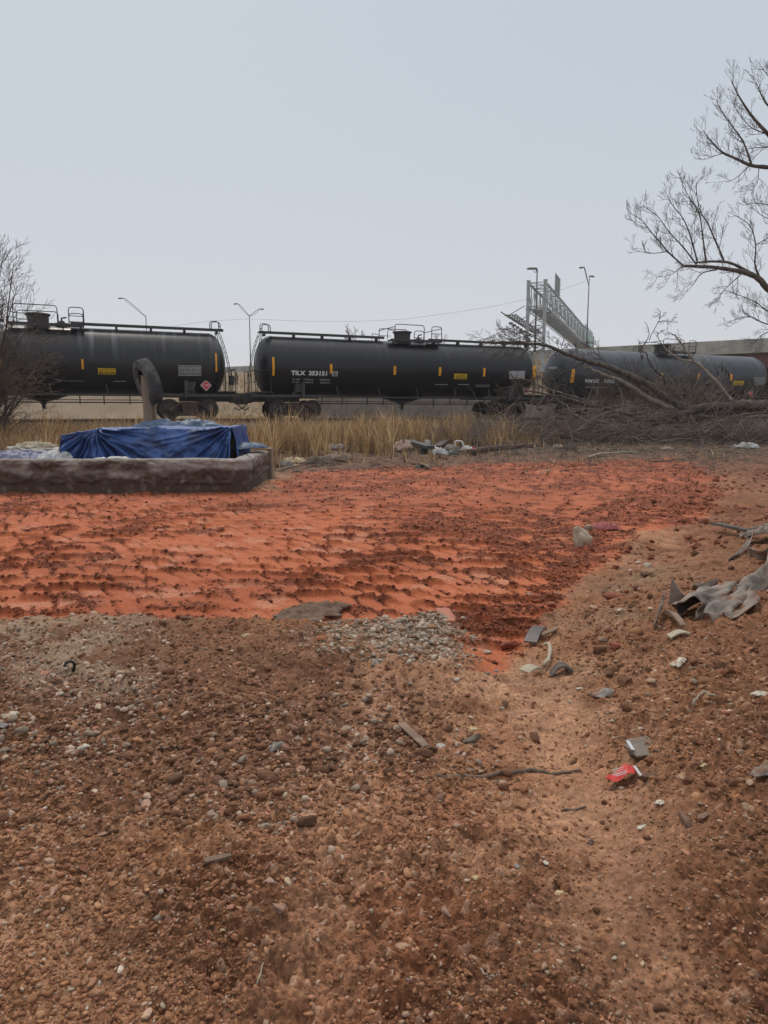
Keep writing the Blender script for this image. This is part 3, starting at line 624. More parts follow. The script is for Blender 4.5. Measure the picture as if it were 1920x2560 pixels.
    if walkway:
        wv = MB(); zt = ZC + R + .10
        for sx in (-1, 1):
            wv.box((sx * (HL - .1 + 1.3) / 2, -.42, zt), ((HL - .1 - 1.3), .30, .05)); wv.box((sx * (HL - .1 + 1.3) / 2, -.57, zt + .01), ((HL - .1 - 1.3), .02, .13))
            for k in range(5): wv.box((sx * (1.7 + k * 1.5), -.42, zt - .09), (.09, .26, .14))
        wv.build('walkway', M['steel_dark'], car)
        for sx in (-1, 1):
            h = MB(); xe = sx * (HL - .25)
            hoop(h, (xe, -.62, zt), (xe - sx * .42, -.62, zt), .38); hoop(h, (xe, -.22, zt), (xe - sx * .42, -.22, zt), .46); h.tube([(xe, -.62, zt + .2), (xe, -.22, zt + .2)], .02, 5); h.build('ladder_hoop', M['steel_dark'], car, True)
    # centre platform
    c = MB(); zt = ZC + R; mxx = manx
    c.lathe((mxx, 0, zt - .12), (0, 0, 1), [(0, .44), (.16, .44), (.17, .50), (.20, .50), (.21, .43), (.56, .45), (.58, .52), (.64, .52), (.66, .47), (.70, .2)], 28); c.build('manway', M['steel_dark'], car, .5)
    c = MB(); c.lathe((mxx + .95, -.05, zt - .1), (0, 0, 1), [(0, .26), (.2, .26), (.21, .32), (.25, .32), (.27, .15), (.36, .1)], 18); c.tube([(mxx + .95, -.05, zt + .15), (mxx + .95, -.05, zt + .38), (mxx + 1.15, -.05, zt + .42)], .04, 8); c.build('valve', M['steel_dark'], car, .5)
    c = MB()
    for sy in (-1, 1):
        c.box((mxx + .35, sy * .85, zt - .03), (3.0, .45, .05)); c.box((mxx + .35, sy * 1.08, zt - .02), (3.0, .03, .12))
        for k in (-1.0, 0, 1.0, 1.7): c.beam((mxx + k, sy * 1.05, zt - .05), (mxx + k, sy * .9, zt - .32), .05)
    c.build('platform', M['steel_dark'], car)
    c = MB()
    for sy in (-1, 1):
        yv = sy * 1.06
        hoop(c, (mxx - .9, yv, zt), (mxx + .8, yv, zt), .78); hoop(c, (mxx + 1.25, yv, zt), (mxx + 1.85, yv, zt), .75)
        c.tube([(mxx - .9, yv, zt + .42), (mxx - 1.3, yv, zt + .5), (mxx - 1.35, yv, zt)], .02, 6); c.tube([(mxx + 1.25, yv, zt + .38), (mxx + 1.85, yv, zt + .38)], .018, 6); c.tube([(mxx - .9, yv, zt + .4), (mxx - .2, yv, zt + .4)], .018, 6)
    for k in (-.9, 1.85): c.tube([(mxx + k, -1.06, zt + .66), (mxx + k, 1.06, zt + .66)], .02, 6)
    c.build('platform_railing', M['steel_dark'], car, True)
    for sx in brake:
        c = MB(); xe = sx * (HL + .42); cz = z0 + .85; cy = -.75
        pts = [(xe, cy + .28 * math.cos(t * .3927), cz + .28 * math.sin(t * .3927)) for t in range(17)]; c.tube(pts, .02, 6)
        for t in range(4): c.tube([(xe, cy, cz), (xe, cy + .28 * math.cos(t * 1.57 + .4), cz + .28 * math.sin(t * 1.57 + .4))], .014, 5)
        c.tube([(xe, cy, cz), (xe - sx * .2, cy, cz)], .04, 8); c.box((xe - sx * .22, cy, cz - .1), (.18, .3, .45)); c.build('brake_wheel', M['steel_dark'], car, .6)
    return car
def stripes(car, s0, L_, mt=None):
    for a, b in L_:
        m_ = MB(); v, f = patch(s0, a, b, .010, 1, 8); m_.add(v, f); m_.build('reflective_stripe', M['yellow'], car)
def sl_(px): # track coordinate of a photo column on the axis
    u = (px - 960) / F; d = ray(px, 920)[:2]; den = T[0] * d[1] - T[1] * d[0]; return (d[0] * P0[1] - d[1] * P0[0]) / den
def placard(car, x, z, txt='1170', R=1.42):
    h = MB(); h.box((x, -R, z), (.36, .02, .36), Matrix.Rotation(R_(45), 3, 'Y')); o = h.build('hazard_placard', M['white'], car)
    h = MB(); h.box((x, -R - .014, z), (.31, .008, .31), Matrix.Rotation(R_(45), 3, 'Y')); h.build('placard_face', M['redp'], o)
    v, f = text_mesh(txt, 1); v = (v - v.min(0)) / (v.max(0) - v.min(0)); h = MB(); h.add([(x - .12 + .24 * a, -R - .022, z - .05 + .10 * b) for a, b in v], f); h.build('placard_number', M['white'], o)
HLc = 8.1
# ---- middle car
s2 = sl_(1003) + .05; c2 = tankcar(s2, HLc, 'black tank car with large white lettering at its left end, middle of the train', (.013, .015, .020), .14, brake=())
stripes(c2, s2, [((680, 893), (686, 939)), ((824.5, 910), (830.5, 934)), ((984, 915), (989.5, 937)), ((1097, 918), (1102, 939)), ((1208, 920), (1212.5, 941)), ((1331, 914), (1336, 955))])
tank_text(c2, s2, 'TILX  353151', (728, 926), (817, 939.5), M['white'], .035)
tank_text(c2, s2, 'LD LMT   197260 LB          89450 KG', (731, 946), (824, 951.5), M['whited'], .02)
tank_text(c2, s2, 'LT WT      65800 LB          40250 KG', (731, 953), (824, 958.5), M['whited'], .02)
m_ = MB()
for a, b in (((831.5, 928), (832.3, 940.5)), ((842.2, 928), (843, 940.5)), ((831.5, 928), (843, 928.8)), ((831.5, 939.8), (843, 940.6))): m_.add(*patch(s2, a, b, .01, 1, 1))
fo = m_.build('plate_frame', M['white'], c2); tank_text(c2, s2, 'PLATE', (833, 929.8), (841.8, 932.3), M['white'], .02, 'plate_text'); tank_text(c2, s2, 'C', (835.5, 933.5), (839.5, 938.5), M['white'], .02, 'plate_text')
m_ = MB(); m_.add(*patch(s2, (1136, 934), (1166, 948), .010, 3, 3)); yp = m_.build('yellow_notice', M['yellowp'], c2); rows(yp, s2, (1139, 936), (1164, 947), 4, M['black'], fill=.5, seed=1, off=.014)
rows(c2, s2, (1273, 927), (1312, 947), 8, M['white'], 'data_table', .62, 2); rows(c2, s2, (1088, 960), (1119, 962), 1, M['whited'], fill=.9, seed=3); rows(c2, s2, (1145, 960), (1172, 962), 1, M['whited'], fill=.9, seed=4); rows(c2, s2, (1189, 961), (1224, 968), 3, M['whited'], fill=.4, seed=5); rows(c2, s2, (685, 991.5), (714, 993), 1, M['white'], fill=.9, seed=6)
placard(c2, HLc - .85, ZC - 1.0, '1170', 1.2)
for sx in (-1, 1):
    m_ = MB(); m_.box((sx * (tx_ := 6.05), -1.32, ZC - 1.2), (.14, .35, .8)); m_.build('jacking_post', M['steel_dark'], c2)
# ---- left car
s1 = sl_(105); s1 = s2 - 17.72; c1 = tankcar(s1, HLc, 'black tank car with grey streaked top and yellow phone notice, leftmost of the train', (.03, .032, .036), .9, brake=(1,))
stripes(c1, s1, [((203, 898), (210, 923)), ((537, 883), (543, 929)), ((0, 894), (7, 918))])
m_ = MB(); m_.add(*patch(s1, (245, 920), (289.5, 936), .010, 4, 3)); yp = m_.build('yellow_notice', M['yellowp'], c1); tank_text(yp, s1, '800-424-9200', (247.5, 929), (288, 935), M['black'], .04); rows(yp, s1, (248, 921.5), (287, 928), 3, M['black'], fill=.5, seed=8, off=.014)
rows(c1, s1, (446, 913), (503, 940), 8, M['white'], 'data_table', .42, 9)
tank_text(c1, s1, 'VENT TANK WHEN UNLOADING', (144, 950.5), (208, 953.5), M['whited'], .02); rows(c1, s1, (284, 952), (315, 954), 1, M['whited'], fill=.9, seed=10)
m_ = MB()
for a, b in (((463, 955), (464, 968)), ((486, 955), (487, 968)), ((474.5, 955), (475.2, 968)), ((463, 955), (487, 956)), ((463, 967), (487, 968))): m_.add(*patch(s1, a, b, .01, 1, 1))
m_.build('stencil_box', M['whited'], c1); placard(c1, tank_loc(s1, 512, 975)[0], ZC - 1.02, '1170', 1.25)
m_ = MB(); m_.box((6.05, -1.32, ZC - 1.2), (.14, .35, .8)); m_.build('jacking_post', M['steel_dark'], c1)
# ---- right car
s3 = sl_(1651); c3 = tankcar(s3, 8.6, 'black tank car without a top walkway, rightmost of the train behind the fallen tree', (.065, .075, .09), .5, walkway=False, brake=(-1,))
stripes(c3, s3, [((1428, 922), (1433, 957)), ((1652, 932), (1656, 947)), ((1744, 933), (1748, 951)), ((1826, 935), (1829.5, 952))])
tank_text(c3, s3, 'VMSX   3001', (1462, 947), (1533, 958), M['white'], .035)
m_ = MB(); m_.add(*patch(s3, (1834, 952), (1857, 963), .010, 3, 3)); yp = m_.build('yellow_notice', M['yellowp'], c3); rows(yp, s3, (1836, 953.5), (1855, 962), 3, M['black'], fill=.5, seed=11, off=.014)
rows(c3, s3, (1886, 943), (1913, 963), 8, M['whited'], 'data_table', .45, 12); rows(c3, s3, (1372, 917), (1393, 922), 2, M['whited'], fill=.6, seed=13); rows(c3, s3, (1466, 966), (1520, 970), 1, M['whited'], fill=.5, seed=14)
placard(c3, HLc - 1.2, ZC - 1.0, '1170', 1.2)
# ================================================================== highway, gantry, lamps
def hwp(al, h, z): p = A_HW + D_HW * al + N_HW * h; return Vector((p[0], p[1], z))
br = empty('overpass', hwp(80, 0, HWZ), math.atan2(D_HW[1], D_HW[0]), 'concrete highway overpass with maroon girder behind the rightmost tank car', 'overpass')
def loc(o, v): return [o.matrix_basis.inverted() @ Vector(p) for p in v]
def hwbox(name, a0, a1, h0, h1, z0, z1, mt, par=None, dz=0):
    m_ = MB(); v = []
    n = 14
    for i in range(n + 1):
        al = a0 + (a1 - a0) * i / n; lift = .004 * max(0, al - 10)
        for h, z in ((h0, z0), (h1, z0), (h1, z1), (h0, z1)): v.append(hwp(al, h, z + lift))
    if par is not None:
        par_m = Matrix.Translation(par.location) @ Matrix.Rotation(par.rotation_euler.z, 4, 'Z'); v = [par_m.inverted() @ p for p in v]
    f = [(0, 1, 2, 3), (n * 4, n * 4 + 3, n * 4 + 2, n * 4 + 1)] + [(i * 4 + k, (i + 1) * 4 + k, (i + 1) * 4 + (k + 1) % 4, i * 4 + (k + 1) % 4) for i in range(n) for k in range(4)]
    m_.add(v, f); return m_.build(name, mt, par)
hwbox('parapet', 50, 130, .0, .3, HWZ - .15, HWZ + .95, M['concrete'], br); hwbox('deck', 60, 130, -14, .35, HWZ - .5, HWZ - .16, M['concrete'], br); hwbox('girder', 62, 130, -.5, -.1, HWZ - 2.0, HWZ - .52, M['maroon'], br)
hwbox('abutment', 56, 130, -14.5, -13.8, -.2, HWZ - .55, M['maroon'], br)
for k, al in enumerate((63, 85, 107)):
    m_ = MB(); par_m = (Matrix.Translation(br.location) @ Matrix.Rotation(br.rotation_euler.z, 4, 'Z')).inverted()
    for h in (-1.5, -7, -12): m_.lathe(par_m @ hwp(al, h, .3), (0, 0, 1), [(0, .55), (HWZ - 2.4, .55)], 16)
    m_.box(par_m @ hwp(al, -6.8, HWZ - 1.6), (1.2, 12.5, .9)); m_.build('pier', M['concrete'], br, .5)
o = hwbox('concrete_barrier', -60, 49.7, .0, .3, HWZ - .7, HWZ + .95, M['concrete']); tag(o, 'long pale concrete highway barrier along the top of the brown slope', 'barrier')
rd = hwbox('highway_road', -60, 61, -16, -.02, HWZ - .6, HWZ - .1, mat('asphalt', (.06, .06, .06), (.08, .08, .08), .9, 3)); tag(rd, kind='structure')
m_ = MB(); a = pt(790, 1030, 62); b_ = pt(1950, 1030, 62)
for i in range(24):
    p0 = a + (b_ - a) * (i / 24); p1 = a + (b_ - a) * ((i + .985) / 24); m_.beam((p0.x, p0.y, 1.55), (p1.x, p1.y, 1.55), .3, 2.6)
o = m_.build('retaining_wall', mat('pinkish_concrete', (.25, .21, .18), (.17, .14, .12), .9, .5)); tag(o, 'low pale retaining wall seen under the tank cars', 'wall')
ga = pt(1338, 860, 80.0); NEAR = np.array([ga.x, 80.0]); fa = pt(1470, 860, 138.0); FARG = np.array([fa.x, 138.0])
gd = (FARG - NEAR); GL = np.linalg.norm(gd); gd /= GL; gr = empty('sign_gantry', (NEAR[0], NEAR[1], HWZ - 2), math.atan2(gd[1], gd[0]), 'tall galvanised steel truss sign gantry rising behind the tank cars', 'gantry')
ztop = pt(1338, 706, 80).z - (HWZ - 2); zbot = pt(1338, 765, 80).z - (HWZ - 2); hw = .92
for sy in (-1, 1):
    m_ = MB(); m_.box((0, sy * hw, (ztop + .2) / 2), (.42, .32, ztop + .2)); m_.box((0, sy * hw, ztop + .2), (.5, .4, .1)); m_.build('column', M['galv'], gr)
    m_ = MB(); m_.box((GL, sy * hw, (ztop + .2) / 2), (.42, .32, ztop + .2)); m_.build('column', M['galv'], gr)
for xe in (0, GL):
    m_ = MB(); z_ = 0
    while z_ < zbot - 1:
        m_.beam((xe, -hw, z_), (xe, hw, z_ + 1.7), .09); m_.beam((xe, hw, z_), (xe, -hw, z_ + 1.7), .09); m_.beam((xe, -hw, z_ + 1.7), (xe, hw, z_ + 1.7), .09); z_ += 1.7
    m_.build('cross_bracing', M['galv'], gr)
m_ = MB(); nb = 30
for sy in (-1, 1):
    for z_ in (ztop, zbot): m_.beam((0, sy * hw, z_), (GL, sy * hw, z_), .2)
m_.build('truss_chord', M['galv'], gr); m_ = MB()
for i in range(nb + 1):
    x0 = GL * i / nb; x1 = GL * (i + 1) / nb
    for sy in (-1, 1):
        m_.beam((x0, sy * hw, zbot), (x0, sy * hw, ztop), .10)
        if i < nb: m_.beam((x0, sy * hw, zbot if i % 2 else ztop), (x1, sy * hw, ztop if i % 2 else zbot), .09)
    for z_ in (ztop, zbot):
        m_.beam((x0, -hw, z_), (x0, hw, z_), .08)
        if i < nb: m_.beam((x0, -hw if i % 2 else hw, z_), (x1, hw if i % 2 else -hw, z_), .07)
m_.build('truss_lattice', M['galv'], gr)
m_ = MB()
for k in (-.6, -.3, 0, .3, .6): m_.box((GL * .5, k, zbot - .25), (GL, .13, .05))
for i in range(40): m_.beam((GL * i / 39, -1.2, zbot - .3), (GL * i / 39, 1.2, zbot - .3), .10)
m_.build('lower_deck', M['galv'], gr)
m_ = MB(); cy_ = 2.3
[m_.box((8, cy_ + k, zbot - 1.1), (21, .10, .05)) for k in (-.45, -.15, .15, .45)]
for i in range(15):
    x0 = -2 + i * 1.4; m_.beam((x0, cy_ - .5, zbot - 1.15), (x0, cy_ + .8, zbot - 1.15), .08); (m_.beam((x0, hw, zbot - .2), (x0, cy_ + .4, zbot - 1.15), .07) if i % 4 == 0 else None); m_.beam((x0, cy_ + .7, zbot - 1.15), (x0 - .5, cy_ + 1.1, zbot - .75), .06)
m_.beam((-3, cy_ + 1, zbot - .9), (18, cy_ + 1, zbot - .9), .06); m_.build('catwalk', M['galvd'], gr)
for i in range(7):
    m_ = MB(); m_.box((2 + i * 2.2, cy_ + .9, zbot - 1.5), (.5, .35, .25), jit=.03); m_.build('sign_light', M['galvd'], gr)
m_ = MB(); m_.box((8.5, -hw - .15, ztop + .95), (4.2, .06, 2.3))
for k in range(6): m_.box((8.5, -hw - .25, ztop + .1 + k * .36), (4.2, .06, .07))
m_.build('sign_panel', M['galv'], gr)
M['greenp'] = mat('pale_green_sign_back', (.30, .44, .39), (.24, .36, .32), .5, 3)
for k in range(2):
    m_ = MB(); m_.box((GL * (.74 + .13 * k), -hw - .3, (zbot + ztop) / 2 + .1), (GL * .11, .06, 3.0)); m_.build('green_sign', M['greenp'], gr)
m_ = MB(); m_.box((GL * .9, -2.2, zbot - .9), (GL * .24, 1.0, .06))
for i in range(14): m_.beam((GL * (.78 + .017 * i), -hw, zbot - .1), (GL * (.78 + .017 * i), -3.0, zbot - .95), .08)
m_.build('catwalk', M['galvd'], gr)
for k in range(4):
    m_ = MB(); m_.box((GL * (.9 + .03 * k), -3.3, zbot - .2 - .25 * k), (.9, .5, .7), jit=.05); m_.build('floodlight', M['galvd'], gr)
def lamp(px, Y, ybase, yj, heads, label, r=.09):
    b0 = pt(px, ybase, Y); zb = HWZ + 0 ; e = empty('street_lamp', (b0.x, Y, min(b0.z, zb)), 0, label, 'street lamp', 'highway street lamps beyond the train')
    j = pt(px, yj, Y) - e.location; m_ = MB(); m_.tube([(0, 0, 0), (0, 0, j.z * .5), (0, 0, j.z)], [r * 1.3, r, r * .75], 8); m_.build('pole', M['galvd'], e, True)
    for hx, hy in heads:
        h = pt(hx, hy, Y) - e.location; a = Vector((0, 0, j.z - .2)); m_ = MB()
        c = Vector((h.x * .45, 0, a.z + (h.z - a.z) * .55)); d2 = Vector((h.x * .85, 0, h.z - .02))
        pts = [a * (1 - t) ** 3 + c * 3 * t * (1 - t) ** 2 + d2 * 3 * t * t * (1 - t) + h * t ** 3 for t in [k / 8 for k in range(9)]]
        m_.tube(pts, r * .55, 6); m_.tube([p + Vector((0, 0, -.35 * math.sin(math.pi * k / 8))) for k, p in enumerate(pts)], r * .35, 5); ar = m_.build('arm', M['galvd'], e, True)
        sgn = 1 if h.x > 0 else -1; m_ = MB(); m_.lathe(h + Vector((0, 0, -.02)), (sgn, 0, -.1), [(-.1, .05), (.1, .09), (.4, .13), (.65, .08), (.72, .03)], 12); m_.build('lamp_head', M['galvd'], e, True)
lamp(371, 118, 930, 789, [(306, 745)], 'street lamp with one long curved arm above the leftmost tank car')
lamp(627, 122, 925, 788, [(594, 759), (650, 772)], 'two armed street lamp beside the gap between the left and middle tank cars')
lamp(1466, 100, 872, 712, [(1460, 668), (1474, 690)], 'two armed street lamp to the right of the sign gantry')
lamp(1337, 77, 880, 672, [(1333.5, 670), (1340.5, 670)], 'slim straight street lamp in front of the near gantry columns', .09)
def wire(pts, r, label):
    m_ = MB(); m_.tube(pts, r, 4); o = m_.build('overhead_wire', M['steel_dark']); tag(o, label, 'wire')
wp = [(428, 816), (520, 803), (625, 797), (760, 803), (880, 804), (1010, 798), (1130, 782), (1235, 766), (1330, 745), (1400, 725), (1463, 704)]
wire([pt(a, b, 100) for a, b in wp], .014, 'thin overhead wire sagging across the sky above the middle tank car')
# ================================================================== trees
def wander(rng, p, d, L_, n, jit, trop):
    pts = [p.copy()]; d = d.normalized()
    for i in range(n):
        d = (d + Vector((rng.gauss(0, jit), rng.gauss(0, jit), rng.gauss(0, jit))) + trop * (1.0 / n)).normalized(); pts.append(pts[-1] + d * (L_ / n))
    return pts
def twigs(mb, pts, rng, L_, r, lvl, trop, dens, spread=.8, jit=.14, t0=.15, minr=.003, flat=1.0):
    """sub-branches along a polyline"""
    tot = sum((pts[i + 1] - pts[i]).length for i in range(len(pts) - 1)); n = max(1, int(tot * dens + rng.random()))
    for k in range(n):
        t = t0 + (1 - t0) * (k + rng.random()) / n; f = t * (len(pts) - 1); i = min(int(f), len(pts) - 2); p = pts[i].lerp(pts[i + 1], f - i)
        ax = (pts[i + 1] - pts[i]).normalized(); o = Vector((rng.gauss(0, 1), rng.gauss(0, flat), rng.gauss(0, 1))); o = (o - ax * o.dot(ax)).normalized()
        d = (ax * (1 - spread * .5) + o * spread).normalized(); l = L_ * rng.uniform(.5, 1.15) * (1.15 - .55 * t); rr = r * (1.1 - .4 * t)
        ns = 5 if lvl > 1 else 4; pp = wander(rng, p, d, l, ns, jit, trop)
        mb.tube(pp, [max(minr, rr * (1 - .75 * q / ns)) for q in range(ns + 1)], 4 if rr > .012 else 3, False)
        if lvl > 1: twigs(mb, pp, rng, L_ * .5, rr * .62, lvl - 1, trop, dens * 1.9, spread, jit, .2, minr, flat)
def smooth_poly(pts, k=4):
    out_ = []; n = len(pts)
    for i in range(n - 1):
        p0 = pts[max(i - 1, 0)]; p1 = pts[i]; p2 = pts[i + 1]; p3 = pts[min(i + 2, n - 1)]
        for j in range(k):
            t = j / k; out_.append(.5 * ((2 * p1) + (p2 - p0) * t + (2 * p0 - 5 * p1 + 4 * p2 - p3) * t * t + (3 * p1 - p0 - 3 * p2 + p3) * t ** 3))
    out_.append(pts[-1]); return out_
def guide(par, cpts, Y, r0, r1, rng, dy=0, name='branch', mt=None, sides=8, o=(0, 0, 0), rough=.0):
    n = len(cpts); P_ = [pt(a, b, Y + dy * i / max(1, n - 1)) - Vector(o) for i, (a, b) in enumerate(cpts)]; P_ = smooth_poly(P_)
    if rough: P_ = [p + Vector((rng.gauss(0, rough), rng.gauss(0, rough), rng.gauss(0, rough))) for p in P_]
    m = len(P_); mb = MB(); rad = [(r0 + (r1 - r0) * (i / (m - 1)) ** .8) * rng.uniform(.9, 1.12) for i in range(m)]; mb.tube(P_, rad, sides); mb.build(name, mt or M['bark'], par, True); return P_
# ---- right standing tree
rng = random.Random(11); YT = 28.0; base = Vector((pt(2130, 1000, YT).x, YT, gz(18, YT)))
rt = empty('bare_tree', base, 0, 'large bare tree whose limbs reach in from the right edge of the frame', 'tree')
def c5(L_): return [(1500 + a / 3.0714, 140 + b / 3.0714) for a, b in L_]
tkp = [Vector((0, 0, 0)), Vector((-.1, 0, 3)), Vector((0, .2, 6)), Vector((.3, .3, 9)), Vector((.2, 0, 12)), Vector((.6, .3, 16))]
m_ = MB(); m_.tube(smooth_poly(tkp), [.42 - .35 * i / 20 for i in range(21)], 12); m_.build('trunk', M['bark'], rt, True)
G5 = [([(1900, 2010), (1500, 1900), (1290, 1785), (1230, 1720), (1140, 1670), (1000, 1640), (850, 1620), (740, 1615), (640, 1610)], .17, .04), ([(640, 1610), (520, 1500), (400, 1360), (320, 1260), (225, 1205)], .04, .008), ([(740, 1600), (640, 1470), (530, 1350), (440, 1230), (330, 1150)], .038, .008),
      ([(750, 1590), (700, 1400), (640, 1250), (560, 1150), (500, 1040)], .038, .008), ([(815, 1590), (790, 1400), (760, 1200), (680, 1080), (610, 930)], .038, .008), ([(960, 1590), (900, 1450), (830, 1290), (765, 1180), (740, 1000), (775, 930)], .042, .008),
      ([(1140, 1660), (1040, 1605), (950, 1580), (800, 1580), (730, 1590)], .07, .03), ([(1230, 1710), (1190, 1600), (1195, 1450), (1150, 1300), (1030, 1220)], .045, .008), ([(520, 1500), (380, 1515), (240, 1480)], .02, .006),
      ([(900, 1640), (780, 1670), (720, 1750), (640, 1840)], .03, .006), ([(640, 1612), (540, 1680), (430, 1700)], .02, .006), ([(1080, 1680), (960, 1790), (880, 1880)], .025, .006), ([(1195, 1450), (1280, 1400), (1400, 1300)], .02, .008),
      ([(1900, 900), (1500, 880), (1290, 855), (1160, 840), (1050, 790), (940, 740), (850, 650), (790, 570)], .12, .008), ([(1165, 840), (1100, 660), (1000, 520), (920, 400), (890, 330)], .045, .008), ([(1700, 850), (1400, 720), (1290, 600), (1190, 490), (1110, 380), (1040, 260), (1010, 180)], .10, .008),
      ([(1150, 840), (1040, 940), (970, 970)], .02, .006), ([(1220, 845), (1210, 960), (1170, 1030)], .018, .006), ([(950, 745), (850, 770), (770, 745)], .018, .006), ([(1400, 690), (1290, 700), (1150, 710), (1050, 760)], .03, .006), ([(1290, 600), (1150, 540), (1020, 370)], .03, .006), ([(1600, 600), (1400, 480), (1290, 380), (1230, 280), (1200, 200)], .06, .008), ([(1500, 400), (1350, 220), (1240, 90)], .05, .008),
      ([(1900, 2100), (1500, 2040), (1290, 1960), (1180, 1880), (960, 1800)], .05, .008), ([(1700, 2120), (1290, 2060), (1150, 2000), (990, 2040)], .04, .008), ([(1700, 1300), (1400, 1200), (1290, 1140), (1130, 1130)], .04, .006), ([(1600, 2090), (1290, 2120), (1190, 2200)], .03, .012), ([(1500, 1250), (1300, 1250), (1180, 1180)], .03, .006)]
tw = MB()
for k, (L_, r0, r1) in enumerate(G5):
    P_ = guide(rt, c5(L_), YT + rng.uniform(-.3, .3), r0, r1, rng, rng.uniform(-1.5, 1.5) if r0 < .06 else -.8, o=base, sides=8 if r0 > .05 else 5)
    up = Vector((-.2, 0, .9)) if L_[-1][1] < L_[0][1] + 20 else Vector((-.3, 0, -.3))
    thin = [p for p in P_]
    twigs(tw, thin, rng, .85 if r0 < .06 else .95, .013, 3, up, 3.6 if r0 < .06 else 2.2, .68, .085, .10 if r0 < .06 else .4, .0046, .6)
tag(tw.build('twigs', M['twig'], rt, True), kind='stuff')
# ---- left bare tree: many stems
rng = random.Random(5); YL = 22.0; bx = pt(-70, 1090, YL).x; base = Vector((bx, YL, gz(bx, YL)))
lt = empty('bare_shrub_tree', base, 0, 'tangled bare shrubby tree at the left edge in front of the leftmost tank car', 'tree'); tw = MB()
for k in range(42):
    tx_, ty_ = rng.uniform(-200, 165), 0
    ty_ = rng.uniform(600, 780) + max(0, tx_ - 20) * 2.2 if k % 2 else rng.uniform(820, 1010)
    if k % 2: tx_ = min(tx_, 95)
    b0 = Vector((rng.uniform(-.9, .9), rng.uniform(-.8, .8), 0)); e = pt(tx_, ty_, YL + rng.uniform(-1.5, 1.5)) - base; mid_ = b0 * .5 + e * .5 + Vector((0, 0, .15 * e.length + .2)) * (1 if e.z < 3 else .3)
    P_ = smooth_poly([b0, b0.lerp(mid_, .5) + Vector((0, 0, .15)), mid_, mid_.lerp(e, .5) + Vector((0, 0, .12)), e], 4); r0 = rng.uniform(.025, .055)
    mb = MB(); mb.tube(P_, [r0 * (1 - .85 * i / (len(P_) - 1)) for i in range(len(P_))], 5); mb.build('stem', M['bark'], lt, True)
    twigs(tw, P_, rng, 1.35 if k % 2 else 1.0, .011, 3, Vector((.2, 0, .6)) if k % 2 else Vector((.35, 0, .1)), 2.2, .65, .08, .1, .005)
tag(tw.build('twigs', mat('greybrown_twigs', (.085, .062, .05), (.15, .11, .08), .9, 1.5), lt, True), kind='stuff')
# ---- distant bare trees
def far_tree(px, Y, yb, yt, wd, label, seed):
    rng = random.Random(seed); b = pt(px, yb, Y); tp = pt(px, yt, Y); e = empty('bare_tree', b, 0, label, 'tree', 'far bare trees'); H_ = tp.z - b.z
    P_ = wander(rng, Vector((0, 0, 0)), Vector((0, 0, 1)), H_ * .55, 5, .05, Vector((0, 0, .3))); m_ = MB(); m_.tube(P_, [.12, .1, .09, .08, .06, .04], 6); m_.build('trunk', M['twigl'], e)
    m_ = MB(); twigs(m_, P_, rng, H_ * .5, .05, 4, Vector((0, 0, .6)), 1.3, .7, .1, .3, .014); tag(m_.build('crown', M['twigl'], e), kind='stuff')
far_tree(872, 88, 900, 790, 0, 'pale bare treetop showing above the middle tank car left of its manway', 3); far_tree(1100, 92, 900, 822, 0, 'small bare treetop showing above the middle tank car right of its manway', 4)
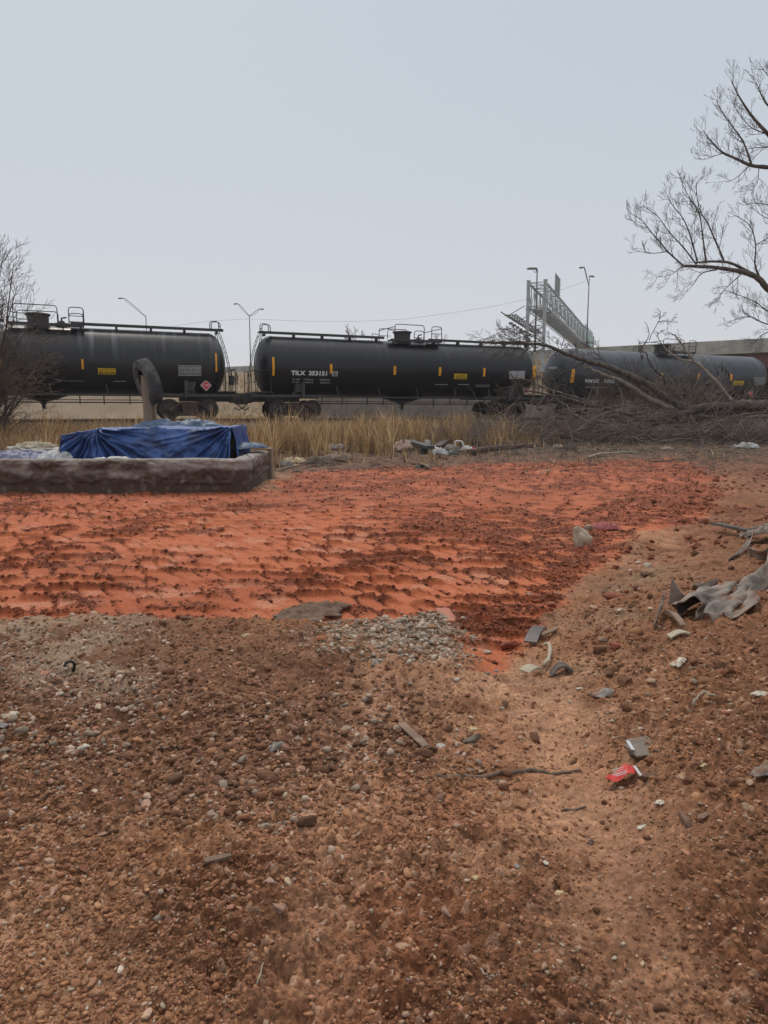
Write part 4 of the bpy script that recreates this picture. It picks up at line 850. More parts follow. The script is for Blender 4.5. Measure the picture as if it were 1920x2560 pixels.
# ---- fallen tree
rng = random.Random(21); YF = 33.0; base = Vector((pt(1900, 1040, YF).x, YF, gz(15, YF))); ft = empty('fallen_tree', base, 0, 'big fallen bare tree lying across the brush in front of the right tank cars', 'fallen tree')
def c3_(L_): return [(1200 + a / 2.304, 760 + b / 2.304) for a, b in L_]
G3 = [([(2000, 610), (1700, 590), (1450, 585), (1250, 605), (1100, 645), (900, 665), (700, 680), (560, 672)], .30, .08, 'trunk', 'bark', 12), ([(1180, 605), (1080, 545), (960, 460), (850, 410), (720, 355), (600, 325), (480, 280), (380, 240), (280, 225), (160, 215), (60, 225)], .20, .03, 'branch', 'bark', 10),
      ([(1150, 610), (980, 550), (880, 480), (780, 430), (700, 400), (620, 365)], .13, .05, 'branch', 'barkp', 8), ([(1450, 560), (1380, 470), (1300, 390), (1240, 330), (1190, 270), (1130, 190), (1095, 165)], .11, .022, 'branch', 'barkp', 8), ([(1235, 335), (1150, 315), (1100, 285), (1040, 220), (1010, 155)], .07, .016, 'branch', 'barkp', 6),
      ([(1080, 500), (1060, 430), (1000, 370), (960, 300), (930, 250), (920, 235)], .06, .02, 'branch', 'bark', 6), ([(930, 250), (960, 210), (975, 170), (955, 100)], .035, .01, 'branch', 'bark', 5), ([(970, 200), (1020, 120), (1060, 95), (1100, 125)], .02, .006, 'branch', 'bark', 5), ([(1165, 225), (1130, 170)], .02, .01, 'branch', 'barkp', 5),
      ([(600, 330), (540, 370), (480, 395), (370, 455)], .06, .015, 'branch', 'bark', 6), ([(600, 668), (520, 610), (440, 545), (420, 500)], .05, .015, 'branch', 'barkp', 6), ([(900, 650), (660, 585), (500, 545), (330, 510), (200, 480), (110, 490)], .09, .015, 'branch', 'bark', 8), ([(560, 540), (420, 500), (300, 440), (180, 420)], .03, .01, 'branch', 'barkp', 5),
      ([(1000, 560), (930, 630), (860, 640)], .03, .01, 'branch', 'bark', 5), ([(1250, 625), (1400, 690), (1540, 640), (1700, 620)], .07, .04, 'branch', 'barkp', 6), ([(1000, 690), (1150, 640), (1250, 620)], .05, .03, 'branch', 'barkp', 6), ([(740, 350), (690, 300), (650, 280), (600, 290)], .03, .008, 'branch', 'bark', 5), ([(380, 240), (300, 180), (200, 145), (120, 150)], .03, .006, 'branch', 'bark', 5),
      ([(1500, 600), (1300, 650), (1150, 680), (950, 700), (800, 720)], .12, .05, 'branch', 'bark', 8), ([(1900, 640), (1700, 625), (1500, 620), (1350, 640)], .14, .08, 'branch', 'bark', 8)]
tw = MB()
for k, (L_, r0, r1, nm, mt_, sd_) in enumerate(G3):
    P_ = guide(ft, c3_(L_), YF + (0 if r0 > .1 else rng.uniform(-.3, .3)), r0, r1, rng, rng.uniform(-.5, 1.2), nm, M[mt_], sd_, base, rough=.022 if r0 > .05 else .03)
    if k in (1, 9, 10, 11, 12, 16, 17, 7): twigs(tw, P_, rng, 1.0, .018, 3, Vector((-.5, 0, .15 if k in (1, 17, 16) else -.05)), 2.8, .8, .12, .45 if k in (1,) else .15, .009)
    elif k in (0,): pass
    else: twigs(tw, P_, rng, .6, .014, 2, Vector((0, 0, .2)), 1.1, .8, .2, .2, .009)
P_ = [pt(*c, YF) - base for c in c3_([(330, 230), (200, 215), (60, 225)])]; twigs(tw, P_, rng, 1.4, .017, 3, Vector((-.5, 0, -.9)), 3, .8, .1, 0, .008)
P_ = [pt(*c, YF) - base for c in c3_([(430, 240), (250, 170), (100, 190)])]; twigs(tw, P_, rng, 1.0, .016, 3, Vector((-.6, 0, .7)), 3, .8, .12, 0, .008)
tag(tw.build('twigs', M['twig'], ft, True), kind='stuff')
m_ = MB()          # splintered end
e0 = pt(*c3_([(622, 366)])[0], YF) - base
for k in range(7): m_.tube([e0 + Vector((.12, 0, -.05)), e0 + Vector((rng.uniform(-.3, -.05), rng.uniform(-.05, .05), rng.uniform(-.02, .16)))], [.03, .004], 4)
m_.build('splinters', M['barkp'], ft)
# ---- brush pile and shrubs (uncountable sticks)
def sticks(name, n, xr, yr, zr, L_, r, mt, label, cat, seed, flat=.35, arch=.3, dirx=0):
    rng = random.Random(seed); m_ = MB()
    for _ in range(n):
        px = rng.uniform(*xr); Yv = rng.uniform(*yr); x_ = (px - 960) / F * Yv; z0 = gz(x_, Yv) + rng.uniform(*zr) * rng.random()
        a = rng.uniform(0, 6.283); d = Vector((math.cos(a) + dirx, math.sin(a) * .6, rng.gauss(0, flat))); l = L_ * rng.uniform(.4, 1.3)
        pp = wander(rng, Vector((x_, Yv, z0)), d, l, 5, .16, Vector((0, 0, -arch))); rr = r * rng.uniform(.4, 1.5)
        for p in pp: p.z = max(p.z, gz(x_, Yv) - .05)
        m_.tube(pp, [rr * (1 - .13 * i) for i in range(6)], 3, False)
    o = m_.build(name, mt, None, True); tag(o, label, cat, kind='stuff')
M['brush'] = mat('grey_dead_brush', (.20, .145, .108), (.075, .055, .042), .95, 1.5); M['brushl'] = mat('pale_dead_brush', (.26, .21, .175), (.15, .115, .095), .95, 1.5)
sticks('brush_pile', 2300, (1380, 2000), (30.5, 34.0), (0, .95), 1.6, .016, M['brush'], 'dense tangled pile of dead grey brush under the fallen tree', 'brush', 31, dirx=-.2)
sticks('brush_pile', 1300, (1200, 2000), (30.0, 33.0), (0, 1.6), 2.3, .014, M['brushl'], 'long pale dead branches poking out of the brush pile', 'brush', 36, flat=.45)
sticks('brush_pile', 900, (1180, 1480), (31, 34), (0, 1.1), 1.3, .013, M['brush'], 'lower dead brush at the crown end of the fallen tree', 'brush', 32, flat=.5)
sticks('dead_stalks', 900, (1000, 1900), (25.5, 30.5), (0, .2), .8, .009, M['brushl'], 'scattered dead stalks and twigs in front of the brush', 'twigs', 33, flat=.25)
sticks('dead_stalks', 500, (1000, 1900), (24.5, 30.5), (0, .1), .7, .012, M['bark'], 'scattered dark sticks and bark in front of the brush', 'twigs', 37, flat=.12)
sticks('dead_stalks', 600, (-60, 190), (20.5, 24), (0, .8), 1.3, .010, M['brush'], 'tangle of dry stalks at the foot of the left shrubby tree', 'twigs', 34, flat=.5)
sticks('upright_twigs', 420, (1330, 1960), (30.5, 33.5), (0, .5), 1.7, .010, M['brushl'], 'thin pale upright twigs growing through the brush pile', 'twigs', 46, flat=1.3, arch=-.5)
sticks('litter_twigs', 750, (690, 1950), (18.5, 26), (0, .12), .55, .009, M['bark'], 'dark broken twigs and bark along the far edge of the clay', 'twigs', 38, flat=.15)
sticks('litter_twigs', 380, (690, 1950), (18.5, 26), (0, .10), .5, .008, M['brushl'], 'pale broken twigs along the far edge of the clay', 'twigs', 39, flat=.15)
sticks('bank_splinters', 160, (1350, 1950), (4, 12), (0, .03), .12, .003, M['brushl'], 'pale wood splinters scattered over the right bank', 'splinters', 40, flat=.1)
def shrub(px, Y, n, L_, label, mt, seed, cone=1.0, r=.009, lv=2):
    rng = random.Random(seed); x_ = (px - 960) / F * Y; e = empty('bare_shrub', (x_, Y, gz(x_, Y)), 0, label, 'shrub'); m_ = MB(); t_ = MB()
    for _ in range(n):
        a = rng.uniform(0, 6.283); d = Vector((math.cos(a) * cone, math.sin(a) * cone * .6, rng.uniform(.35, 1))); l = L_ * rng.uniform(.6, 1.1); pp = wander(rng, Vector((rng.gauss(0, .08), rng.gauss(0, .08), 0)), d, l, 6, .1, Vector((0, 0, .15)))
        m_.tube(pp, [r * (1.6 - .17 * i) for i in range(7)], 4, False); twigs(t_, pp, rng, l * .4, r * .7, lv, Vector((0, 0, .3)), 2.0, .7, .15, .2, r * .6)
    m_.build('stems', mt, e, True); tag(t_.build('twigs', mt, e, True), kind='stuff')
shrub(1140, 29.2, 60, 1.7, 'rounded grey bare shrub between the dry grass and the brush pile', mat('grey_stems', (.20, .165, .145), (.13, .1, .09), .9, 2), 41, 1.1)
shrub(1560, 34.5, 44, 3.6, 'tall upright bare saplings behind the fallen tree trunk, left clump', M['brush'], 42, .5, .015); shrub(1700, 34.3, 44, 3.6, 'tall upright bare saplings behind the fallen tree trunk, middle clump', M['brushl'], 43, .5, .014); shrub(1800, 34, 30, 3.2, 'tall upright bare saplings behind the fallen tree trunk, right clump', M['brush'], 44, .5, .014)
shrub(1440, 32.5, 40, 2.3, 'bare brown shrub in front of the gap between the middle and right tank cars', M['brush'], 45, .8, .01)
for k, (px, h) in enumerate(((860, 1.2), (930, 1.3), (1010, 1.1), (1080, 1.4), (1180, 1.3))):
    x_ = (px - 960) / F * 47; shrub(px, 47, 9, h + .6, ['thin bare shrub under the middle tank car right of its left bogie', 'thin bare shrub under the middle tank car left of its outlet', 'thin bare shrub under the bottom outlet of the middle tank car', 'thin bare shrub under the middle tank car right of its outlet', 'thin bare shrub under the middle tank car nearest the fallen crown'][k], M['twig'], 50 + k, .8, .014, 2)
# seed head weeds beside the right tank car
for k, (px, py) in enumerate(((1795, 935), (1806, 925), (1815, 930), (1822, 938), (1601, 880), (1606, 896))):
    p = pt(px, py, 32.5); b = Vector((p.x + .1, 32.5, gz(p.x, 32.5))); e = empty('dead_weed', b, 0, ['leftmost tall dead seed head weed of the clump before the rightmost tank car', 'tallest dead seed head weed of the clump before the rightmost tank car', 'third dead seed head weed of the clump before the rightmost tank car', 'rightmost dead seed head weed of the clump before the rightmost tank car', 'left dead seed head weed below the platform of the rightmost tank car', 'right dead seed head weed below the platform of the rightmost tank car'][k], 'weed', 'tall dead weeds among the brush'); q = p - b
    m_ = MB(); m_.tube([(0, 0, 0), q * .5 + Vector((.04, 0, 0)), q], .008, 4); m_.build('stalk', M['twig'], e); m_ = MB(); m_.lathe(q, (-.2, 0, 1), [(-.08, .01), (0, .05), (.12, .05), (.22, .01)], 7); m_.build('seed_head', M['bark'], e, True)
# ---- dry grass
def grass(name, n, xr, yfun, hgt, mt, label, seed, wd=.009):
    r = np.random.RandomState(seed); px = r.uniform(*xr, n * 3); ylo, yhi = yfun(px); Yv = ylo + (yhi - ylo) * r.rand(n * 3); x_ = (px - 960) / F * Yv
    cl = fbm(x_ * 1.6, Yv * 1.2, 3, seed); k = r.rand(n * 3) < ss(.36, .62, cl) * np.where(px > 1180, .35, 1); x_, Yv, cl = x_[k][:n], Yv[k][:n], cl[k][:n]; n = len(x_)
    j_ = _h(np.floor(x_ * 2.2), np.floor(Yv * 2.2), seed); cx = (np.floor(x_ * 2.2) + .5 + .6 * (j_ - .5)) / 2.2; cy = (np.floor(Yv * 2.2) + .5) / 2.2; wj = .62 * (j_ > .35); x_ = x_ * (1 - wj) + cx * wj; Yv = Yv * (1 - wj) + cy * wj
    h = hgt * (.3 + .9 * r.rand(n)) * (.35 + 1.2 * fbm(x_ * .8 + 7, Yv * .8, 3, seed + 1)) * (.75 + .5 * j_) * (1 - .42 * ss(-9, -4, (x_ - P0[0]) * NN[0] + (Yv - P0[1]) * NN[1])) * np.where(x_ > 6, .8, 1); a = r.rand(n) * 6.283; ln = h * r.uniform(.05, .7, n); z0 = macro(x_, Yv) - .02
    rr = wd * (.6 + .8 * r.rand(n)); segs = 4; V = []
    for i in range(segs + 1):
        t = i / segs; o_ = ln * t * t; cxx = x_ + np.cos(a) * o_; cyy = Yv + np.sin(a) * o_ * .7; cz = z0 + h * (t - .22 * t * t * ln / h); w_ = rr * (1 - .85 * t)
        wa = a + 1.57; V.append(np.stack([cxx - np.abs(np.cos(wa)) * w_ - w_ * .5, cyy - np.sin(wa) * w_ * .5, cz], 1)); V.append(np.stack([cxx + np.abs(np.cos(wa)) * w_ + w_ * .5, cyy + np.sin(wa) * w_ * .5, cz], 1))
    V = np.stack(V, 1); m = V.shape[1]; f = np.array([[2 * i, 2 * i + 1, 2 * i + 3, 2 * i + 2] for i in range(segs)]); FF = (f[None] + (np.arange(n) * m)[:, None, None]).reshape(-1, 4)
    pal_ = np.array([[.56, .37, .18], [.68, .49, .26], [.38, .23, .115], [.16, .09, .05], [.80, .64, .40]]); c = pal_[r.choice(5, n, p=[.3, .2, .2, .15, .15])] * r.uniform(.7, 1.15, (n, 1)) * (.7 + .6 * j_)[:, None]; c = np.repeat(c, m, 0)
    o = np_mesh(name, V.reshape(-1, 3), FF, mt, c, smooth=True); tag(o, label, 'grass', kind='stuff')
M['grass'] = mat('dry_straw', (1, 1, 1), (.7, .66, .6), .8, 3, attr=True)
trackY = lambda px: (P0[1] - 3.0 / NN[1]) / (1 - math.tan(TA) * ((px - 960) / F)) * 1.0
grass('dry_grass', 46000, (-250, 1420), lambda px: (np.where(px < 690, 19.5, np.where(px < 985, 25.0 + .9 * np.sin(px * .03), np.where(px < 1250, 28.3, 29.5))), trackY(px) - .2), 1.1, M['grass'], 'tall dry straw coloured grass between the clay and the railway', 61)
grass('sparse_grass', 2800, (700, 1900), lambda px: (21.5 + 0 * px, 30 + 0 * px), .26, M['grass'], 'sparse short dry grass tufts along the far edge of the clay', 62)
grass('slope_grass', 16000, (500, 1500), lambda px: (62 + 0 * px, 112 - (px - 500) * .02), .9, M['grass'], 'brown grass on the highway slope behind the train', 63, .03)

grass('far_grass', 9000, (-250, 800), lambda px: (trackY(px) + 8, trackY(px) + 30), .75, M['grass'], 'brown grass on the flat ground between the railway and the highway slope', 64, .02)
# ================================================================== concrete pit wall, tarps, tyre
rng = random.Random(77)
def sheet_np(name, V, nu, nv, mt, parent=None, thick=.004, colr=None, double=True):
    """grid sheet (nu+1)x(nv+1) given real thickness"""
    i = np.arange((nu + 1) * (nv + 1)).reshape(nv + 1, nu + 1); Fq = np.stack([i[:-1, :-1], i[:-1, 1:], i[1:, 1:], i[1:, :-1]], -1).reshape(-1, 4)
    o = np_mesh(name, V, Fq, mt, colr, smooth=True, parent=parent)
    if double: md = o.modifiers.new('solid', 'SOLIDIFY'); md.thickness = thick
    return o
WX1 = pt(618, 1235, 13.75).x; WY0 = 13.75; WY1 = 17.0; WH = .68; WT = .34
# wall as a swept rounded profile with lumpy displacement
prof = [(-.02, -.15), (0, 0), (0, .12), (0, .24), (0, .36), (.0, .48), (.002, .58), (.008, .635), (.03, .665), (.07, .675), (.17, .68), (.24, .68), (.30, .675), (WT, .65), (WT, .3), (WT, -.15)]
pp2 = []
for k in range(len(prof) - 1):
    for j in range(5):
        t = j / 5; pp2.append((prof[k][0] * (1 - t) + prof[k + 1][0] * t, prof[k][1] * (1 - t) + prof[k + 1][1] * t))
pp2.append(prof[-1]); prof = pp2
def wall_mesh(name, a, b, nrm, n, mitre_a=0, mitre_b=0, par=None):
    a = np.array(a); b = np.array(b); nrm = np.array(nrm); L_ = np.linalg.norm(b - a); d = (b - a) / L_; V = []
    for (dp, hz_) in prof:
        for i in range(n + 1):
            t = i / n; s = -mitre_a * dp + (L_ + mitre_b * dp + mitre_a * dp) * t if False else t * (L_ - mitre_b * dp - mitre_a * dp) + mitre_a * dp
            p = a + d * s + nrm * dp; V.append((p[0], p[1], hz_))
    V = np.array(V); x_, y_, z_ = V.T; nn_ = fbm(x_ * 2.2 + y_ * 2, z_ * 2.5, 4, 201) - .5; nf = fbm(x_ * 14 + y_ * 14, z_ * 14, 3, 202) - .5
    dz_ = (fbm(x_ * 1.1 + y_, x_ * 0, 3, 203) - .5)
    cfade = ss(0, .35, np.hypot(x_ - WX1, y_ - WY0)); amp = .035 * nn_ + .05 * nf * (.3 + (z_ > .2)) + .03 * (1 - np.abs(2 * fbm(x_ * 3 + y_ * 3, z_ * 6, 4, 209) - 1) * 2.5) * (z_ > .2); amp = amp * cfade; V[:, 0] -= nrm[0] * amp; V[:, 1] -= nrm[1] * amp; V[:, 2] += (.04 * dz_ + .02 * nn_ + .02 * nf) * (z_ > .3) * cfade
    t = ss(.42, .60, z_ + .75 * (fbm(x_ * 1.3 + y_, z_ * 3, 4, 204) - .5))[:, None]  # lit grey of the top band painted into the colour, mud stain below
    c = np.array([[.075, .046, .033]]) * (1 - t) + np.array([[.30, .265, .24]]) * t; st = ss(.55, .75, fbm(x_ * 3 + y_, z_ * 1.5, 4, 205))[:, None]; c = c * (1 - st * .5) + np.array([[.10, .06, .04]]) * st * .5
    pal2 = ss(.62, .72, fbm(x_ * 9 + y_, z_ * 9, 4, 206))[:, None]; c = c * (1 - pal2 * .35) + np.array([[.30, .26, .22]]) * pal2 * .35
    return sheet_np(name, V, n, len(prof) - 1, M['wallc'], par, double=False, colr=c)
M['wallc'] = mat('mud_stained_lit_top_concrete', (1, 1, 1), (.72, .7, .68), .85, 9, .7, 30, attr=True, bdist=.02)
cw = empty('concrete_wall', (0, 0, 0), 0, 'low mud stained concrete pit wall with rounded top and a square right corner', 'wall')
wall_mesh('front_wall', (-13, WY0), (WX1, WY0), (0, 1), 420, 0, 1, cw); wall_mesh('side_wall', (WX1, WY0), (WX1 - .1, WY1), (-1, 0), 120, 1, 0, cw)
m_ = MB(); m_.box((WX1 - .10, WY1 + .28, .32), (.12, .5, .80), jit=.02); m_.box((WX1 - .30, WY1 + .06, .30), (.5, .08, .7), jit=.01); o = m_.build('wooden_board', M['wood']); tag(o, 'upright weathered wooden board at the back end of the concrete wall', 'board')
m_ = MB(); cbp = [pt(596, 1138, 13.95), pt(612, 1136, 13.80), pt(624, 1142, 13.72 + .6), pt(630, 1152, 14.3), pt(631, 1175, 14.3), pt(632, 1198, 14.25), pt(640, 1215, 14.2)]; cbp = [Vector((max(p.x, WX1 + .03) if i > 2 else p.x, p.y, p.z)) for i, p in enumerate(cbp)]; cbp += [g(655, 1228) + Vector((0, 0, .02)), g(668, 1232) + Vector((0, 0, .02))]
m_.tube(smooth_poly(cbp), .007, 5); o = m_.build('black_cable', M['black']); tag(o, 'thin black cable hanging down the side of the concrete wall', 'cable')
# ---- blue tarp over a box
def cloth_mat(name, c1, c2, c3=None): return mat(name, c1, c2, .55, 2.5, .35, 14, c3=c3, s3=1.6, t3=(.52, .72), bdist=.03)
M['tarp'] = cloth_mat('blue_tarpaulin', (.042, .105, .31), (.026, .065, .20), (.03, .035, .05))
YTp = 15.3
topL = pt(160, 1090, YTp); topA = pt(243, 1072, YTp); topR = pt(578, 1068, YTp)
x0, x1 = topL.x, topR.x; nu, nv = 300, 110; U, Vv = np.meshgrid(np.linspace(0, 1, nu + 1), np.linspace(0, 1, nv + 1)); xx_ = x0 + (x1 - x0) * U
ztop_ = np.interp(xx_, [x0, topA.x, topA.x + 1.2, topR.x - 1, topR.x], [topL.z, topA.z, topA.z + .04, topR.z - .01, topR.z]) + -.05 * np.sin(np.clip((xx_ - topA.x) / (topR.x - topA.x), 0, 1) * math.pi) ** 2 + .05 * np.exp(-((xx_ - pt(350, 1, YTp).x) / .35) ** 2) + .03 * (fbm(xx_ * 2.6, xx_ * 0, 3, 299) - .5)
zb = .42; depth = 1.6
# v 0 back bottom .. .25 back top .. .5 front top .. 1 front bottom
yv_ = np.where(Vv < .2, YTp + depth, np.where(Vv < .45, YTp + depth * (1 - (Vv - .2) / .25), YTp)); tfr = np.clip((Vv - .45) / .55, 0, 1); zz_ = np.where(Vv < .2, zb + (ztop_ - zb) * Vv / .2, np.where(Vv < .45, ztop_, ztop_ - (ztop_ - zb) * tfr))
def fan_folds(ax, az, k, amp, seed, rad):
    dx = xx_ - ax; dz = zz_ - az; r = np.hypot(dx, dz) + 1e-3; th = np.arctan2(dz, dx); n = fbm(th * k + 20, r * .7, 3, seed); rd = 1 - np.abs(2 * n - 1) * 2.2
    return amp * rd * np.clip(r / .25, 0, 1) * np.exp(-r / rad)
fold = fan_folds(topA.x, topA.z, 4.6, .38, 301, .9) + fan_folds(topR.x - .02, topR.z, 5.0, .28, 302, 1.0) + .08 * (fbm(xx_ * 2.5, zz_ * 2.5, 4, 303) - .5) + .10 * (1 - np.abs(2 * fbm(xx_ * 1.4 + zz_ * .9, zz_ * 1.6, 3, 304) - 1) * 2) * tfr
mxb = pt(432, 1112, YTp); fold += .10 * np.exp(-((xx_ - mxb.x) / .16) ** 2) * tfr
wr = (fbm(xx_ * 9 + 3, zz_ * 5 + yv_ * 5, 4, 306) - .5) * .06
yv_ = yv_ - (fold + wr + .10 * tfr) * (Vv > .42); zz_ = zz_ + wr * .8 * (Vv < .5) + .03 * (fbm(xx_ * 2, yv_ * 2, 3, 305) - .5) * (Vv < .45)
tp = empty('tarp_covered_crate', (0, 0, 0), 0, 'blue tarpaulin draped in folds over a boxy crate inside the concrete wall', 'tarpaulin')
sheet_np('tarpaulin', np.stack([xx_, yv_, zz_], -1).reshape(-1, 3), nu, nv, M['tarp'], tp, .006)
for sx, xe in ((-1, x0), (1, x1)):      # side flaps
    n1_, n2_ = 60, 50; U2, V2 = np.meshgrid(np.linspace(0, 1, n1_ + 1), np.linspace(0, 1, n2_ + 1)); zt_ = (topL.z if sx < 0 else topR.z); yy_ = YTp - .05 + (depth + .05) * U2; zz2 = zt_ - (zt_ - zb) * V2; xs2 = xe + sx * (.02 + .34 * V2 ** .7 * (fbm(yy_ * 3.5 - V2, zz2 * .8, 3, 310) - .25)); sheet_np('side_flap', np.stack([xs2, yy_, zz2], -1).reshape(-1, 3), n1_, n2_, M['tarp'], tp, .006)
m_ = MB(); m_.box(((x0 + x1) / 2, YTp + depth / 2 + .05, .55), (x1 - x0 - .25, depth - .3, .85)); m_.build('crate', M['wood'], tp)
def crumple(name, c, sx, sy, h, mt, label, cat, seed=0, rz=0, n=36, thick=.004, fr=3.0, edge=.5, base=None, par=None):
    """crumpled sheet lying on something: irregular outline, ridged folds"""
    c = Vector(c); U, V2 = np.meshgrid(np.linspace(-1, 1, n + 1), np.linspace(-1, 1, n + 1)); an = np.arctan2(V2, U); 
    sc_ = 1 + (edge + .3) * (fbm(np.cos(an) * 2.2 + seed, np.sin(an) * 2.2, 4, seed + 400) - .5); X_ = U * np.sqrt(1 - V2 ** 2 * .42) * sx / 2 * sc_; Y_ = V2 * np.sqrt(1 - U ** 2 * .42) * sy / 2 * sc_; X_ = X_ + Y_ * .4 * math.sin(seed * 2.3)
    k = fr / max(sx, sy); nn_ = fbm(X_ * k * 2 + seed, Y_ * k * 2, 4, seed + 401); rd = 1 - np.abs(2 * nn_ - 1) * 1.7; H_ = h * (rd * .8 + .3 * fbm(X_ * k * 7, Y_ * k * 7, 3, seed + 402)) * (1 - .8 * np.clip(np.maximum(abs(U), abs(V2)), 0, 1) ** 3)
    X_ = X_ + .15 * sx * (fbm(Y_ * k * 3, X_ * k * 3, 3, seed + 403) - .5); ca, sa = math.cos(rz), math.sin(rz)
    W = np.stack([c.x + X_ * ca - Y_ * sa, c.y + X_ * sa + Y_ * ca, c.z + H_], -1).reshape(-1, 3)
    if base is None and par is None: W[:, 2] += (macro(W[:, 0], W[:, 1]) - gz(c.x, c.y))
    o = sheet_np(name, W, n, n, mt, par, thick); 
    if label: tag(o, label, cat)
    return o
M['tarpf'] = cloth_mat('faded_blue_tarpaulin', (.07, .13, .22), (.04, .07, .12), (.10, .10, .10)); M['tarpl'] = cloth_mat('lavender_faded_tarpaulin', (.16, .17, .28), (.10, .11, .19), (.2, .2, .22))
M['tarpw'] = cloth_mat('white_plastic_sheet', (.55, .55, .56), (.38, .38, .38), (.25, .24, .22)); M['canvas'] = mat('tan_canvas', (.42, .36, .27), (.3, .25, .18), .9, 5, .4, 20)
crumple('faded_tarpaulin', pt(612, 1122, 16.1), .75, 1.0, .16, M['tarpf'], 'faded blue green tarpaulin end lying over the back of the wall corner', 'tarpaulin', 1, base=1)
crumple('faded_tarpaulin', pt(450, 1072, 17.3), 2.1, .7, .26, M['tarpf'], 'dark faded tarpaulin hump behind the blue tarpaulin at the foot of the post', 'tarpaulin', 2, base=1)
crumple('lavender_tarpaulin', pt(40, 1150, 14.75), 1.55, 1.0, .22, M['tarpl'], 'faded lavender tarpaulin lying behind the wall at the left edge', 'tarpaulin', 3, base=1, n=60)
crumple('white_sheet', pt(138, 1152, 14.8), .55, .9, .22, M['tarpw'], 'white plastic sheet bunched between the lavender and the blue tarpaulin', 'plastic sheet', 4, base=1, n=60, fr=5)
crumple('grey_sheet', pt(285, 1151, 14.2), .8, .3, .09, M['tarpw'], 'grey white sheet peeping over the wall below the blue tarpaulin', 'plastic sheet', 5, base=1)
crumple('canvas_cloth', pt(88, 1120, 17.5), .8, .6, .18, M['canvas'], 'tan canvas cloth on rubble behind the wall at left', 'cloth', 6, base=1)
m_ = MB()
for k in range(14): m_.box(pt(30 + k * 9, 1128, 17.2 + rng.uniform(-.3, .3)) - Vector((0, 0, .12)), (.3, .3, .3), jit=.09)
o = m_.build('rubble_heap', M['concrete']); tag(o, 'dark rubble heap under the tan canvas cloth', 'rubble')
# ---- post and tyre
YP = 17.9; pb = pt(374, 1075, YP); ptop = pt(364, 938, YP)
m_ = MB(); m_.beam((pb.x + .02, YP, -.1), (ptop.x, YP, ptop.z), .21, .11, up=Vector((0, 1, 0))); m_.beam((pb.x + .12, YP + .09, -.1), (ptop.x + .14, YP + .10, ptop.z - .45), .1, .08, up=Vector((0, 1, 0))); o = m_.build('wooden_post', M['wood']); tag(o, 'weathered wooden post standing behind the blue tarpaulin', 'post')
ty = empty('tyre', pt(369, 955, YP + .06), 0, 'worn dusty truck tyre hung over the top of the wooden post', 'tyre')
Rm, Rb, Rw = .53, .30, .15
prf = [(-Rw * .62, Rb), (-Rw * .95, Rb + .05), (-Rw * 1.05, Rb + .11), (-Rw, Rm - .07), (-Rw * .88, Rm - .02), (-Rw * .6, Rm), (0, Rm + .012), (Rw * .6, Rm), (Rw * .88, Rm - .02), (Rw, Rm - .07), (Rw * 1.05, Rb + .11), (Rw * .95, Rb + .05), (Rw * .62, Rb), (Rw * .5, Rb + .03), (Rw * .85, Rb + .11), (Rw * .8, Rm - .07), (0, Rm - .035), (-Rw * .8, Rm - .07), (-Rw * .85, Rb + .11), (-Rw * .5, Rb + .03), (-Rw * .62, Rb)]
axv = Vector((-.75, -.58, -.30)).normalized(); m_ = MB(); m_.lathe((0, 0, 0), axv, prf, 72, cap=False)
TV = [Vector(v) for v in m_.v]
for i, v in enumerate(TV):          # sags a little, hung from the top
    TV[i] = Vector((v.x * (1 + .02 * v.z), v.y, v.z * 1.07))
m_.v = [tuple(v) for v in TV]; m_.build('carcass', M['tyre'], ty, .9)
a_ = axv.orthogonal().normalized(); b2 = axv.cross(a_); m_ = MB()
for k in range(64):
    t = 2 * math.pi * k / 64; d = a_ * math.cos(t) + b2 * math.sin(t); tg = axv.cross(d); rm = Matrix((axv, tg, d)).transposed()
    for w_ in (-.11, -.055, 0, .055, .11):
        p = d * (Rm + .014 - abs(w_) * .10) + axv * w_; p.z *= 1.07; m_.box(p, (.042, .038, .014), rm)
m_.build('tread_blocks', M['tyre'], ty)
# ================================================================== debris
def rockobj(name, px, py, sz, c1, c2, label, cat, seed, sub=4, el=(1, .8, .6), rz=0, sink=.2, par=None):
    V, Fa = rock_template(sub, seed, 14, .0); V = V * np.array(el) * sz; r = np.random.RandomState(seed)
    nz = fbm(V[:, 0] / sz * 2 + 5, V[:, 1] / sz * 2 + V[:, 2] / sz * 2, 4, seed) - .5; V *= 1 + (.9 if 'clod' in name else .35) * nz[:, None]
    p = gzd(px, py); o = np_mesh(name, V, Fa, mat('rock_' + name, c1, c2, .92, 5 / sz * .25, .6, 4 / sz, bdist=sz * .05), smooth=True); o.location = (p.x, p.y, p.z + sz * el[2] * (.5 - sink)); o.rotation_euler = (r.uniform(-.2, .2), r.uniform(-.2, .2), rz)
    return tag(o, label, cat)
rockobj('concrete_chunk', 1452, 1372, .19, (.50, .43, .33), (.26, .17, .11), 'pale tan concrete chunk standing on the red clay below the pink cloth', 'concrete chunk', 3, el=(.72, .6, 1.05), sink=.1)
rockobj('concrete_chunk', 1474, 1328, .09, (.55, .50, .40), (.3, .22, .15), 'small cream chunk at the left end of the pink cloth', 'concrete chunk', 4, el=(.7, .6, 1.0), sink=.05)
